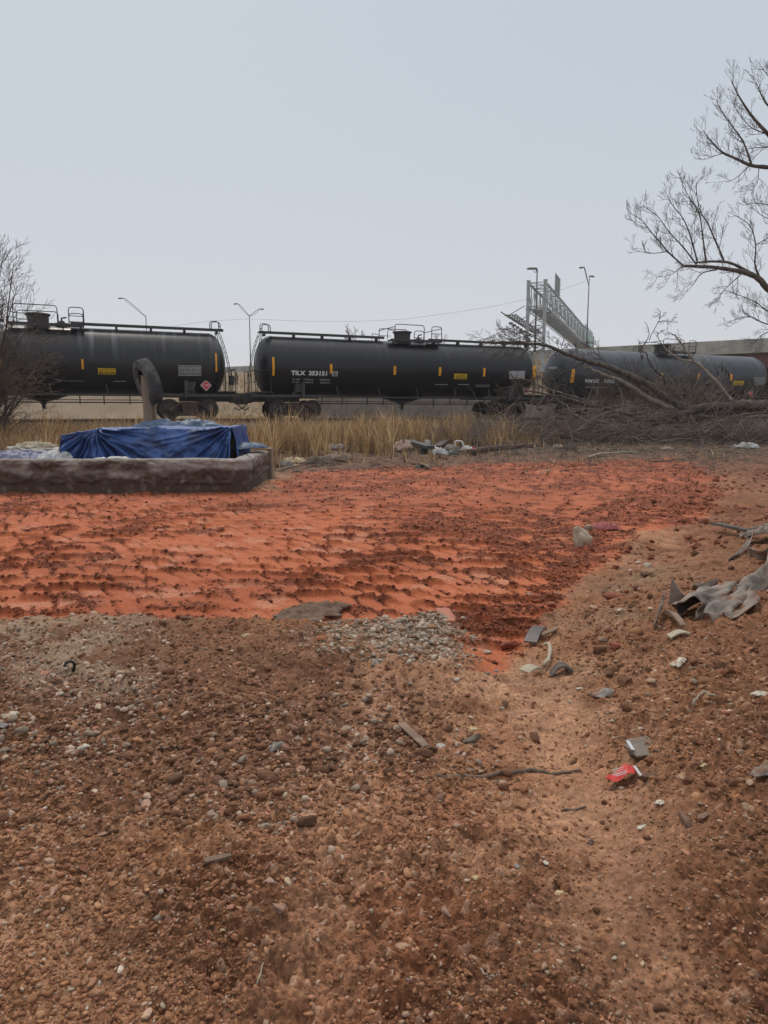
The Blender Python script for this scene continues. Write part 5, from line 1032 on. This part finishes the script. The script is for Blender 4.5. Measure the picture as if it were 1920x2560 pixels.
RK = [(1620, 1418, .13, 'greyish flat rock on the right bank', (.34, .28, .22), 'a'), (1582, 1432, .07, 'white rounded rock left of the greyish flat rock on the bank', (.55, .50, .42), 0), (1615, 1446, .11, 'brown lump of rock just below the greyish flat rock', (.2, .11, .07), 0), (1688, 1424, .09, 'pale beige stone right of the greyish flat rock', (.40, .30, .2), 0), (1752, 1449, .065, 'pink brown round stone above the twisted metal strip', (.36, .2, .14), 0), (1595, 1405, .05, 'small grey stone above the white rounded rock', (.4, .36, .3), 0),
      (1325, 1492, .10, 'grey brown clod at the top of the red clod heap', (.26, .17, .11), 0), (1345, 1508, .10, 'dark red clod in the middle of the clod heap', (.24, .06, .03), 0), (1310, 1518, .07, 'dark red clod at the lower left of the clod heap', (.2, .05, .025), 0), (1380, 1518, .09, 'reddish clod at the right side of the clod heap', (.30, .1, .06), 0), (1345, 1490, .08, 'orange red clod at the back of the clod heap', (.34, .1, .05), 0), (1540, 1505, .16, 'crumbling dark red clod right of the grey bank soil', (.22, .07, .04), 0), (1268, 1622, .09, 'dark red clod left of the dark bent panel', (.2, .05, .03), 0), (1538, 1632, .08, 'flat red brick piece on the bank', (.32, .09, .06), 0), (1482, 1540, .055, 'pink upright stone on the bank', (.38, .25, .18), 0), (1630, 1550, .055, 'cream angular stone left of the torn sheet metal', (.52, .42, .3), 0),
      (1182, 1868, .085, 'dark muddy rock with flat top beside small stones', (.13, .10, .075), 0), (1100, 1880, .055, 'light grey stone left of the dark muddy rock', (.40, .36, .33), 0), (1142, 1903, .035, 'small rounded brown stone below the grey stone', (.33, .24, .2), 0), (1143, 1718, .035, 'small white stone below the grey gravel patch', (.5, .45, .4), 0), (1178, 1682, .03, 'small pinkish stone right of the grey gravel patch', (.4, .2, .15), 0), (1618, 1968, .075, 'crumbly dark soil clod right of the red wrapper', (.13, .07, .045), 0), (1715, 2075, .085, 'big dark soil clod with smaller lumps on the right', (.15, .085, .055), 0), (1760, 2062, .055, 'dark lump right of the big dark soil clod', (.17, .1, .07), 0), (1468, 2075, .03, 'upper of two small dark stones on the smooth path', (.13, .08, .06), 0), (1478, 2092, .03, 'lower of two small dark stones on the smooth path', (.12, .075, .055), 0), (1793, 1896, .03, 'whitish pebble on the brown ground right of the broken panel', (.5, .44, .38), 0),
      (153, 1768, .055, 'light grey rounded stone in the left gravel', (.46, .40, .34), 0), (133, 1730, .04, 'pale stone above the light grey rounded stone', (.42, .36, .3), 0), (205, 1903, .06, 'pale flat stone at the left above the cream block', (.5, .45, .38), 0), (238, 2012, .04, 'cream square stone at the left foreground', (.50, .38, .27), 0), (368, 2047, .055, 'large tan lump in the left foreground', (.33, .19, .13), 0), (597, 1960, .04, 'orange brown stone in the centre foreground', (.36, .18, .11), 0), (667, 2091, .032, 'light grey stone in the centre foreground', (.42, .37, .32), 0), (147, 2165, .04, 'small light brown angular stone above the long pinkish stone', (.33, .22, .15), 0), (135, 2253, .05, 'long pinkish stone in the lower left', (.36, .22, .16), 0), (570, 2240, .032, 'pink block shaped stone beside the dark wood sliver', (.42, .28, .21), 0), (400, 2345, .04, 'grey angular stone in the lower left', (.2, .17, .14), 0), (560, 2158, .022, 'small pink pointed stone in the lower centre', (.42, .27, .2), 0), (725, 2250, .03, 'grey brown pebble right of the pink block stone', (.28, .2, .16), 0), (723, 2275, .035, 'cream and brown angular chip in the lower centre', (.45, .33, .22), 0), (677, 2283, .03, 'pink grey stone in the lower centre', (.38, .24, .19), 0), (1008, 2440, .035, 'tan broken stone in the bottom centre', (.38, .24, .15), 0), (1018, 2505, .02, 'small blue grey stone at the bottom centre', (.16, .19, .22), 0), (1590, 2400, .012, 'tiny orange pebble at the lower right', (.5, .28, .15), 0), (255, 2120, .03, 'brown stone left of centre in the lower foreground', (.25, .15, .1), 0), (200, 2190, .028, 'rounded brown stone below the tan lump', (.26, .16, .11), 0), (1112, 2345, .035, 'rounded brown lump in the lower middle', (.24, .14, .1), 0), (700, 2345, .045, 'brown rounded lump in the bottom middle', (.24, .14, .1), 0), (810, 2345, .035, 'smooth brown lump right of the brown rounded lump', (.26, .15, .1), 0)]
for k, (px, py, sz, lb, c, _) in enumerate(RK):
    c = tuple(min(.6, v * 1.25) for v in c); rockobj('clod' if 'clod' in lb or 'lump' in lb else 'stone', px, py, sz * .66, c, tuple(v * .6 for v in c), lb, 'clod' if 'clod' in lb or 'lump' in lb else 'stone', 500 + k, 3, (1, rng.uniform(.7, .9), rng.uniform(.6, .85)), rng.uniform(0, 6), .3)
M['pinkc'] = mat('faded_pink_cloth', (.42, .14, .13), (.30, .09, .08), .8, 6, .2); crumple('pink_cloth', gzd(1510, 1325), .42, .2, .12, M['pinkc'], 'faded pink cloth lying on the clay beside the tan concrete chunk', 'cloth', 11, fr=2.2)
M['slab'] = mat('dried_mud_slab', (.20, .125, .085), (.12, .07, .048), .95, 12, .9, 30, bdist=.03); p = gzd(775, 1540)
o = crumple('mud_slab', p + Vector((0, 0, .03)), .55, .5, .06, M['slab'], 'flat broken slab of brown soil at the edge of the red clay', 'soil slab', 12, .2, 60, .05, 1.6, .9)
def plank(px0, py0, px1, py1, w_, t_, mt, label, cat, name, lift=.02, jag=.0, curve=0.0):
    a = gzd(px0, py0) + Vector((0, 0, lift)); b = gzd(px1, py1) + Vector((0, 0, lift)); m_ = MB(); d = (b - a); n = 8; sx = d.cross(Vector((0, 0, 1))).normalized(); V = []
    for i in range(n + 1):
        t = i / n; p = a + d * t + Vector((0, 0, curve * math.sin(math.pi * t))); wv = w_ * (1 - .25 * jag * rng.random()) * (1 - jag * .75 * (t > .85) * rng.random())
        for s_, z_ in ((-1, 0), (1, 0), (1, t_), (-1, t_)): V.append(p + sx * s_ * wv / 2 + Vector((0, 0, z_ + rng.uniform(-.1, .1) * t_)))
    f = [(0, 1, 2, 3), (n * 4, n * 4 + 3, n * 4 + 2, n * 4 + 1)] + [(i * 4 + k, (i + 1) * 4 + k, (i + 1) * 4 + (k + 1) % 4, i * 4 + (k + 1) % 4) for i in range(n) for k in range(4)]
    m_.add(V, f); o = m_.build(name, mt); return tag(o, label, cat)
plank(1003, 1840, 1065, 1905, .045, .006, M['woodg'], 'narrow grey wood lath lying diagonally on the brown soil', 'wood lath', 'wood_lath', jag=.6)
plank(513, 2235, 580, 2212, .026, .008, M['woodg'], 'dark wood sliver pressed into the foreground soil', 'wood sliver', 'wood_sliver', .01, .5)
plank(1105, 1538, 1125, 1585, .11, .02, mat('muddy_pink_board', (.42, .17, .11), (.3, .11, .07), .9, 8), 'short mud covered board at the upper right corner of the grey gravel', 'board', 'muddy_board', jag=.4)
plank(1325, 1620, 1352, 1585, .09, .01, mat('dark_panel', (.10, .085, .075), (.06, .05, .045), .5, 10), 'dark bent panel with cracked face where the clay meets the bank', 'sheet scrap', 'dark_scrap', .03, .3, .03); plank(1352, 1606, 1396, 1600, .05, .012, M['woodg'], 'pointed grey wood chip beside the dark bent panel', 'wood chip', 'wood_chip', .03, .8)
plank(1310, 1692, 1350, 1672, .09, .01, M['canvas'], 'cream pointed bark chip below the dark bent panel', 'bark chip', 'bark_chip', .02, .8, .02); plank(1375, 1690, 1430, 1682, .08, .015, M['bark'], 'curled dark bark strip right of the cream chip', 'bark strip', 'bark_strip', .01, .5, .05)
def stick(L_, r, mt, label, name='stick', cat='stick', lift=None, n=6, rz=.004):
    P_ = smooth_poly([gzd(a, b) + Vector((0, 0, r * .8 if lift is None else lift)) for a, b in L_]); P_ = [p + Vector((rng.gauss(0, rz), rng.gauss(0, rz), rng.gauss(0, rz))) for p in P_]
    m_ = MB(); m_.tube(P_, [r * rng.uniform(.8, 1.15) * (1 - .35 * i / len(P_)) for i in range(len(P_))], n); o = m_.build(name, mt, None, True); return tag(o, label, cat)
stick([(1092, 1972), (1180, 1962), (1260, 1945), (1330, 1931), (1390, 1932), (1450, 1928)], .011, M['brush'], 'long dark bent stick lying across the brown path')
stick([(1360, 1672), (1375, 1650), (1370, 1635), (1360, 1632)], .016, M['canvas'], 'curved pale bark strip standing up by the cream chip', 'bark_strip', 'bark strip', .04)
stick([(1505, 1487), (1520, 1475), (1538, 1467)], .006, M['twigl'], 'thin curved straw coloured twig on the bank left of the sheet metal', 'twig', 'twig', .02)
stick([(1468, 1148), (1500, 1142), (1560, 1137), (1598, 1135)], .05, M['barkp'], 'thick pale branch lying on the dark soil before the brush', 'branch', 'branch', .06)
stick([(1352, 1186), (1375, 1182), (1382, 1180)], .02, M['canvas'], 'short pale stick on the red clay above centre', lift=.03); stick([(1732, 1795), (1755, 1786), (1785, 1790)], .007, M['canvas'], 'thin curved pale straw on the right brown ground', 'straw', 'straw', .02)
stick([(1605, 1152), (1640, 1156), (1708, 1152)], .025, M['bark'], 'dark stick right of the thick pale branch'); stick([(1172, 1140), (1220, 1131), (1330, 1122)], .13, mat('muddy_log', (.10, .055, .04), (.06, .035, .03), .95, 4, .6), 'mud covered round log at the right end of the rubbish pile', 'log', 'log', .12, 10)
stick([(1180, 1072), (1260, 1070), (1340, 1067), (1420, 1069)], .018, M['bark'], 'long thin dark branch lying in the grass before the brush', 'branch', 'branch', .25)
stick([(1200, 2490), (1215, 2512), (1230, 2525)], .003, M['canvas'], 'short straw at the bottom edge of the frame', 'straw', 'straw', .02); stick([(648, 2515), (655, 2480)], .0025, M['canvas'], 'thin straw lying near the bottom centre', 'straw', 'straw', .02); stick([(1400, 2015), (1465, 2008)], .006, M['brush'], 'short dark twig below the long bent stick', 'twig', 'twig', .005)
# red wrapper, broken panel, litter
M['redw'] = mat('red_printed_paper', (.60, .05, .04), (.38, .03, .025), .7, 6); p = gzd(1550, 1958)
U, V2 = np.meshgrid(np.linspace(-1, 1, 21), np.linspace(-1, 1, 21)); X_ = U * .062 + .02 * V2; Y_ = V2 * .045 * (1 - .35 * (U < 0) * -U); H_ = .03 + .02 * U + .014 * np.abs(V2) + .012 * np.sin(U * 4 + V2)
rwp = sheet_np('red_wrapper', np.stack([p.x + X_, p.y + Y_, p.z + H_], -1).reshape(-1, 3), 20, 20, M['redw'], None, .001); tag(rwp, 'bright red torn wrapper with white edge on the brown ground', 'wrapper')
i = (U > .82) | (V2 > .85); m_ = MB(); m_.box((p.x + .072, p.y, p.z + .052), (.012, .085, .002), Matrix.Rotation(-.1, 3, 'Y')); m_.build('white_edge', M['tarpw'], rwp)
m_ = MB()
for k in range(5): m_.box((p.x - .005, p.y - .025 + k * .012, p.z + .046 + .002 * abs(k - 2)), (.045 + .01 * (k % 3), .003, .001), Matrix.Rotation(-.32, 3, 'Y'))
m_.build('printed_lines', M['tarpw'], rwp)
p = gzd(1607, 1893); e = empty('broken_panel', p - Vector((0, 0, .012)), .35, 'broken grey flip cover panel lying on the ground above the red wrapper', 'panel'); e.scale = (.78, .78, .78); M['pan'] = mat('scuffed_grey_plastic', (.19, .15, .12), (.10, .08, .065), .45, 14, .2, c3=(.26, .15, .09), s3=20, t3=(.55, .7))
m_ = MB(); m_.prism([(-.10, -.07), (.07, -.085), (.10, -.03), (.10, .06), (.085, .085), (-.05, .09), (-.07, .05), (-.10, .04)], (0, 0, .03), (1, 0, 0), (0, 1, .12), (0, -.12, 1), .014); m_.build('panel', M['pan'], e); m_ = MB(); m_.prism([(-.11, -.03), (.0, -.10), (.09, -.09), (.09, -.07), (-.1, .0)], (0, 0, .016), (1, 0, 0), (0, 1, .05), (0, -.05, 1), .008); m_.build('back_plate', M['steel_dark'], e); m_ = MB(); m_.box((-.075, .02, .045), (.018, .11, .006), Matrix.Rotation(-.4, 3, 'Z')); m_.build('white_clip', M['tarpw'], e)
M['paper'] = mat('dirty_white_litter', (.58, .54, .46), (.36, .29, .2), .8, 20, c3=(.3, .17, .1), s3=25, t3=(.52, .65)); M['paperg'] = mat('grey_scrap', (.25, .235, .22), (.13, .11, .09), .6, 12, c3=(.2, .1, .055), s3=14, t3=(.5, .65)); M['cream'] = mat('cream_scrap', (.58, .47, .29), (.38, .28, .15), .8, 16); M['oran'] = mat('orange_brown_fragment', (.36, .14, .055), (.2, .08, .04), .9, 10, .4)
LT = [(615, 1612, .09, 'cream', 'cream triangular paper scrap on the left gravel', 'paper scrap'), (805, 1620, .13, 'oran', 'rusty orange fragment with dark rim on the gravel', 'rusty fragment'), (937, 1678, .12, 'paperg', 'shiny grey white plastic scrap below the grey gravel', 'plastic scrap'), (966, 1590, .1, 'paperg', 'blue grey plastic strip at the top of the grey gravel', 'plastic strip'), (1002, 1622, .12, 'slab', 'brown flat stone chip in the grey gravel', 'chip'), (1692, 1690, .14, 'paper', 'white leaf shaped paper scrap on the right ground', 'paper scrap'), (1900, 1785, .1, 'paper', 'white crumpled paper at the right edge', 'paper scrap'), (1448, 1738, .04, 'paper', 'small white paper fleck below the bark strips', 'paper fleck'), (1218, 1632, .08, 'paper', 'dirty white scrap right of the grey gravel', 'scrap'), (1182, 1840, .055, 'cream', 'small cream label above the dark muddy rock', 'label'), (1075, 1718, .03, 'cream', 'tiny yellow cream flake below the gravel patch', 'flake'), (1650, 2022, .055, 'paper', 'small white foam bits below the pale wrapper flakes', 'foam bit'), (1605, 2070, .045, 'paper', 'small white flake left of the dark soil clods', 'flake'), (1755, 1953, .045, 'cream', 'pair of cream flakes right of the red wrapper', 'flake'), (1665, 1780, .05, 'cream', 'small tan leaf on the right ground', 'leaf'), (1400, 2252, .045, 'cream', 'cream torn scrap on the lower path', 'scrap'), (1188, 2255, .035, 'cream', 'pale yellow chip in the lower middle', 'chip'), (560, 2390, .02, 'cream', 'pair of yellow chips in the lower left', 'chip'), (695, 1902, .12, 'paperg', 'dark grey plastic piece among the central gravel', 'plastic piece'), (25, 1835, .12, 'paper', 'thin white torn strip at the left edge', 'strip'), (8, 1860, .09, 'paperg', 'grey scrap at the far left edge below the white strip', 'scrap'), (1510, 1750, .16, 'paperg', 'grey and orange flattened scrap on the path edge', 'scrap'), (150, 1995, .05, 'paperg', 'crumpled clear plastic at the left foreground', 'plastic'), (1545, 1485, .06, 'paper', 'small pale leaf on the bank soil', 'leaf'), (1545, 1555, .08, 'paper', 'white bark fragment below the pale leaf', 'fragment'), (1610, 2500, .035, 'oran', 'orange brown leaf at the lower right', 'leaf'), (1535, 2418, .02, 'paper', 'small white chip pair at the lower right', 'chip'), (1290, 2205, .035, 'paperg', 'small grey white scrap in the lower middle', 'scrap'), (1362, 2190, .035, 'paper', 'white lime fleck on the smooth path', 'fleck'), (1605, 2420, .02, 'cream', 'pale orange chip right of the white chip pair', 'chip'),
      (1865, 1122, .75, 'tarpw', 'large crumpled white plastic bag at the right below the brush', 'plastic bag'), (1495, 1098, .25, 'paper', 'small flat white scrap in front of the brush', 'scrap'), (1870, 1085, .6, 'cream', 'yellowish wood shavings heap at the right edge', 'wood shavings'), (1800, 1105, .7, 'cream', 'pale wood shavings left of the large white plastic bag', 'wood shavings'), (1325, 1125, .3, 'paperg', 'clear crumpled plastic cup at the end of the log', 'plastic cup')]
for k, (px, py, sz, mt_, lb, ct) in enumerate(LT):
    if sz <= .2: sz *= .72
    if sz > .5: crumple(ct.replace(' ', '_'), gzd(px, py), sz, sz * .7, sz * .35, M[mt_], lb, ct, 40 + k, fr=3.2)
    else: crumple(ct.replace(' ', '_'), gzd(px, py) + Vector((0, 0, .006)), sz, sz * .75, sz * .28, M[mt_], lb, ct, 40 + k, rng.uniform(-1, 1), 14, .002, 1.8, .9)
p = gzd(180, 1712); m_ = MB(); m_.tube(smooth_poly([p + Vector((.0, .03, 0)), p + Vector((.012, .02, .05)), p + Vector((-.015, 0, .07)), p + Vector((-.03, -.02, .045))]), .009, 6); o = m_.build('rubber_piece', M['black'], None, True); tag(o, 'bent black rubber piece sticking out of the left gravel', 'rubber piece')
# ---- torn sheet metal on the right bank
M['sheetm'] = mat('scuffed_grey_sheet_metal', (.27, .22, .18), (.12, .095, .075), .6, 7, .6, 16, metal=.15, c3=(.20, .095, .05), s3=6, t3=(.5, .66))
def ribbon(par, name, L_, widths, tilt, mt=None, n=5, lift=None, wig=.02):
    """strip of metal through photo ground points; widths in metres, tilt in radians of the cross direction"""
    C_ = [gzd(a, b) + Vector((0, 0, l)) for (a, b), l in zip(L_, lift)]; k = 6; C_ = smooth_poly(C_, k); m = len(C_); W = .52 * np.interp(np.linspace(0, 1, m), np.linspace(0, 1, len(widths)), widths); Tl = np.interp(np.linspace(0, 1, m), np.linspace(0, 1, len(tilt)), tilt); V = []
    for i, c in enumerate(C_):
        d = (C_[min(i + 1, m - 1)] - C_[max(i - 1, 0)]).normalized(); s_ = d.cross(Vector((0, 0, 1))).normalized(); u_ = s_.cross(d)
        for j in range(n + 1):
            f = (j / n - .5); o_ = s_ * (f * W[i] * math.cos(Tl[i])) + u_ * (f * W[i] * math.sin(Tl[i]) + wig * math.sin(f * 5 + i * .35) + .5 * wig * math.sin(f * 13 - i * .9)); V.append(c + o_)
    return sheet_np(name, np.array([tuple(v) for v in V]), n, m - 1, mt or M['sheetm'], par, .006)
sm = empty('twisted_metal_strip', (0, 0, 0), 0, 'long twisted grey metal strip snaking off the right edge of the bank', 'scrap metal')
ribbon(sm, 'strip', [(1950, 1385), (1925, 1430), (1918, 1480), (1880, 1495), (1845, 1525), (1810, 1555), (1780, 1585)], [.16, .2, .24, .26, .24, .22, .26], [1.2, 1.3, 1.0, .5, .5, .5, .6], n=8, lift=[.30, .16, .10, .05, .04, .03, .02]); ribbon(sm, 'folded_end', [(1880, 1500), (1868, 1530), (1850, 1555), (1815, 1575)], [.05, .30, .34, .12], [-.2, -.4, -.3, -.2], n=8, lift=[.03, .02, .01, .01])
sm = empty('torn_sheet_metal', (0, 0, 0), 0, 'curled torn sheet metal tube with a bent upright flap on the bank', 'scrap metal')
a = gzd(1715, 1572) + Vector((0, 0, .05)); b = gzd(1812, 1512) + Vector((0, 0, .04)); d = (b - a).normalized(); s_ = d.cross(Vector((0, 0, 1))).normalized(); u_ = s_.cross(d); V = []; n1_, n2_ = 26, 24
for i in range(n2_ + 1):
    t = i / n2_
    for j in range(n1_ + 1):
        th = -2.4 + 4.5 * j / n1_ + .4 * math.sin(t * 3); r_ = (.085 - .03 * t) * (1 + .22 * math.sin(th * 3 + t * 6) + .10 * math.sin(th * 8 - t * 11)) * (1 + .12 * math.sin(t * 13)); V.append(a + (b - a) * t + s_ * (r_ * math.sin(th)) + u_ * (r_ * math.cos(th)) + d * (.05 * math.sin(th * 2.3)))
sheet_np('curled_tube', np.array([tuple(v) for v in V]), n1_, n2_, M['sheetm'], sm, .006)
A = [gzd(1668, 1540) + Vector((0, 0, .0)), gzd(1735, 1532) + Vector((0, 0, .0)), gzd(1726, 1530) + Vector((0, 0, .10)), gzd(1674, 1540) + Vector((0, 0, .21))]; V = []
for j in range(17):
    for i in range(17):
        s0_, t0_ = i / 16, j / 16; p = (A[0] * (1 - s0_) + A[1] * s0_) * (1 - t0_) + (A[3] * (1 - s0_) + A[2] * s0_) * t0_; p = p + Vector((0, -.05 * math.sin(s0_ * 3) * t0_, -.07 * math.sin(s0_ * 3.1) * t0_)); V.append(p)
sheet_np('upright_flap', np.array([tuple(v) for v in V]), 16, 16, M['sheetm'], sm, .006); ribbon(sm, 'bent_rim', [(1728, 1508), (1760, 1497), (1790, 1487)], [.05, .04, .02], [.3, .2, .2], lift=[.06, .05, .04])
ribbon(sm, 'bent_rim', [(1632, 1600), (1650, 1572), (1655, 1548)], [.05, .08, .03], [1.1, .9, .6], lift=[.02, .07, .10])
plank(1665, 1575, 1705, 1606, .04, .012, M['woodg'], 'splintered wood slat under the torn sheet metal', 'wood splinter', 'wood_splinter', .05, .6, .02); plank(1670, 1622, 1722, 1608, .06, .01, M['canvas'], 'muddy tan slat in front of the torn sheet metal', 'wood splinter', 'wood_splinter', .02, .5, .02)
plank(1785, 1333, 1880, 1352, .12, .03, M['bark'], 'charred dark board on the bank above the twisted metal strip', 'board', 'charred_board', .08, .4); crumple('plastic_film', gzd(1905, 1358) + Vector((0, 0, .1)), .4, .25, .12, M['sheetm'], 'grey crumpled film at the right edge above the metal strip', 'plastic film', 90)
sm = empty('bent_metal_flap', (0, 0, 0), 0, 'bent upright grey metal flap above the long twisted strip', 'scrap metal'); ribbon(sm, 'flap', [(1820, 1408), (1855, 1390), (1872, 1370), (1880, 1350)], [.03, .10, .16, .06], [.3, .6, 1.0, 1.2], n=6, lift=[.01, .04, .10, .16]); ribbon(sm, 'flap', [(1872, 1395), (1900, 1410), (1935, 1420)], [.2, .22, .26], [1.2, 1.1, 1.2], n=6, lift=[.06, .08, .12])
crumple('plastic_film', gzd(1905, 1985) + Vector((0, 0, .01)), .09, .06, .03, M['paperg'], 'dark crumpled plastic at the right edge beside the dark clods', 'plastic film', 91, n=20, thick=.002)
# ---- rubbish heaps by the grass
M['whitep'] = mat('white_plastic', (.62, .62, .6), (.45, .44, .4), .4, 4); M['blackp'] = mat('black_rubber_mat', (.03, .032, .03), (.055, .055, .05), .6, 5, .2); M['hot'] = mat('hot_pink_plastic', (.75, .05, .13), None, .45); M['greenish'] = mat('dark_green_glass', (.05, .06, .045), (.09, .1, .08), .3, 4)
plank(1010, 1118, 1075, 1138, .35, .12, M['blackp'], 'black slanted foam block at the left of the rubbish pile', 'foam block', 'foam_block', .22); plank(1050, 1098, 1090, 1108, .3, .08, M['blackp'], 'black flat cushion behind the slanted foam block', 'cushion', 'cushion', .3); plank(1092, 1132, 1155, 1098, .3, .12, mat('brown_rubber', (.05, .035, .028), (.08, .05, .04), .8, 6), 'long brown black board leaning in the rubbish pile', 'board', 'dark_board', .12, .2, .08)
BG = [(1005, 1108, .35, 'whitep', 'small white frame edge at the far left of the rubbish pile', 'plastic scrap'), (1008, 1128, .8, 'pinkp', 'pale pink cardboard sheet at the left end of the rubbish pile', 'cardboard'), (1068, 1118, .55, 'whitep', 'white striped plastic on top of the black foam block', 'plastic bag'), (1082, 1135, .55, 'whitep', 'white plastic jug shaped bag in the middle of the pile', 'plastic bag'), (1102, 1145, .5, 'tarpw', 'clear crumpled bag at the front of the pile', 'plastic bag'), (1060, 1135, .4, 'blackp', 'black bag behind the white jug shaped bag', 'bin bag'), (1128, 1130, .5, 'paperg', 'grey mesh bag right of the white bags', 'mesh bag'), (1132, 1143, .35, 'greenish', 'greenish dark jar shaped lump at the front right of the pile', 'jar'), (1166, 1130, .38, 'whitep', 'white plastic corner leaning beside the log', 'plastic scrap'), (1078, 1100, .4, 'whitep', 'white and black crumpled paper topping the pile', 'paper'), (1190, 1118, .4, 'bark', 'dark rounded bag between the pink ball and the log', 'bin bag')]
M['pinkp'] = mat('pale_pink_card', (.48, .33, .27), (.35, .24, .19), .9, 4)
for k, (px, py, sz, mt_, lb, ct) in enumerate(BG): crumple(ct.replace(' ', '_'), gzd(px, py) + Vector((0, 0, .05)), sz, sz * .7, sz * .55, M[mt_], lb, ct, 110 + k, rng.uniform(-.5, .5), 24, .006, 2.2, .5)
rockobj('pink_ball', 1181, 1130, .17, (.75, .05, .13), (.6, .03, .1), 'hot pink plastic ball in front of the rubbish pile', 'ball', 700, 4, (1, .9, .9), sink=.1)
p = gzd(1145, 1130); m_ = MB(); m_.tube(smooth_poly([p + Vector((-.08, 0, .1)), p + Vector((-.12, 0, .34)), p + Vector((.03, 0, .38)), p + Vector((.16, -.05, .32)), p + Vector((.22, -.1, .02))]), .035, 6); o = m_.build('white_pipe_frame', M['whitep'], None, True); tag(o, 'white bent plastic frame standing in the rubbish pile', 'plastic frame')
BG = [(735, 1158, .7, 'cream', 'cream cardboard piece in the debris left of the dirt mound', 'cardboard'), (715, 1170, .7, 'paperg', 'blue grey flat plastic sheet at the left end of the debris', 'plastic sheet'), (765, 1163, .5, 'pinkp', 'pinkish torn card beside the cream cardboard', 'cardboard'), (850, 1153, .9, 'wood', 'brown wooden box lid in the debris in front of the dirt mound', 'wooden box piece'), (800, 1163, 1.0, 'brush', 'dark brown rag along the ground in the debris', 'rag'), (842, 1127, .9, 'paperg', 'grey crumpled sheet on the dirt mound', 'plastic sheet'), (855, 1115, .45, 'whitep', 'white torn plastic on top of the dirt mound sheet', 'plastic scrap'), (742, 1185, .25, 'blackp', 'small black scrap in front of the cream cardboard', 'scrap'), (1395, 1122, .6, 'wood', 'brown broken box flap right of the log', 'box flap'), (1425, 1127, .7, 'bark', 'dark curled bark beside the broken box flap', 'bark'), (1560, 1110, .5, 'barkp', 'short broken stump in front of the brush', 'stump'), (1060, 1172, .5, 'blackp', 'small dark rag on the soil below the rubbish pile', 'rag'), (1670, 1125, .5, 'pinkp', 'pinkish flat board piece before the brush', 'board piece'), (1745, 1118, .4, 'bark', 'dark bark piece left of the wood shavings', 'bark')]
for k, (px, py, sz, mt_, lb, ct) in enumerate(BG): crumple(ct.replace(' ', '_'), gzd(px, py) + Vector((0, 0, .03)), sz, sz * .5, sz * .28, M[mt_], lb, ct, 140 + k, rng.uniform(-.5, .5), 24, .006, 2.2, .6)
for (a_, b_, c_, d_, lb) in ((780, 1160, 862, 1133, 'long thin board leaning across the debris'), (690, 1180, 800, 1168, 'flat dark plank at the front of the debris'), (1030, 1168, 1075, 1176, 'dark curved bark strip below the rubbish pile')): plank(a_, b_, c_, d_, .1, .03, M['woodg'], lb, 'plank', 'plank', .06, .5, .06)
# dirt mound
def mound(px, py, sx, h, c1, c2, label, seed):
    p = g(px, py); n = 60; U, V2 = np.meshgrid(np.linspace(-1, 1, n + 1), np.linspace(-1, 1, n + 1)); r = np.sqrt(U ** 2 + V2 ** 2); X_ = p.x + U * sx; Y_ = p.y + 1 + V2 * sx * .8; H_ = macro(X_, Y_) - .06 + h * np.exp(-(r * 1.9) ** 2) + (.12 * h + .05) * (fbm(X_ * 4, Y_ * 4, 4, seed) - .3) * (1 - ss(.6, 1, r)) - .1 * ss(.8, 1, r)
    o = sheet_np('dirt_mound', np.stack([X_, Y_, H_], -1).reshape(-1, 3), n, n, mat('loose_dirt', c1, c2, .95, 5, .8, 20, bdist=.05), None, double=False); tag(o, label, 'dirt mound')
mound(860, 1120, 1.5, .55, (.15, .07, .042), (.09, .045, .03), 'reddish brown dirt mound in the grass behind the debris', 801)
mound(650, 1228, .75, .07, (.22, .15, .10), (.15, .09, .06), 'low pale soil skirt at the foot of the wall corner', 802)
# ================================================================== haze
cube = MB(); zl = float(Z.min()) - 1.0
cube.box((0, 120, (zl + 26) / 2), (900, 420, 26 - zl)); HZ = cube.build('haze', None); tag(HZ, kind='stuff'); HZ['label'] = 'thin pale fog over the whole site'; HZ['category'] = 'haze'
m = bpy.data.materials.new('thin_fog'); m.use_nodes = True; N = m.node_tree.nodes; N.remove(N['Principled BSDF']); v = N.new('ShaderNodeVolumePrincipled'); v.inputs['Density'].default_value = .0004; v.inputs['Color'].default_value = (.93, .95, .97, 1); v.inputs['Anisotropy'].default_value = .2; m.node_tree.links.new(v.outputs[0], N['Material Output'].inputs['Volume']); HZ.data.materials.append(m)
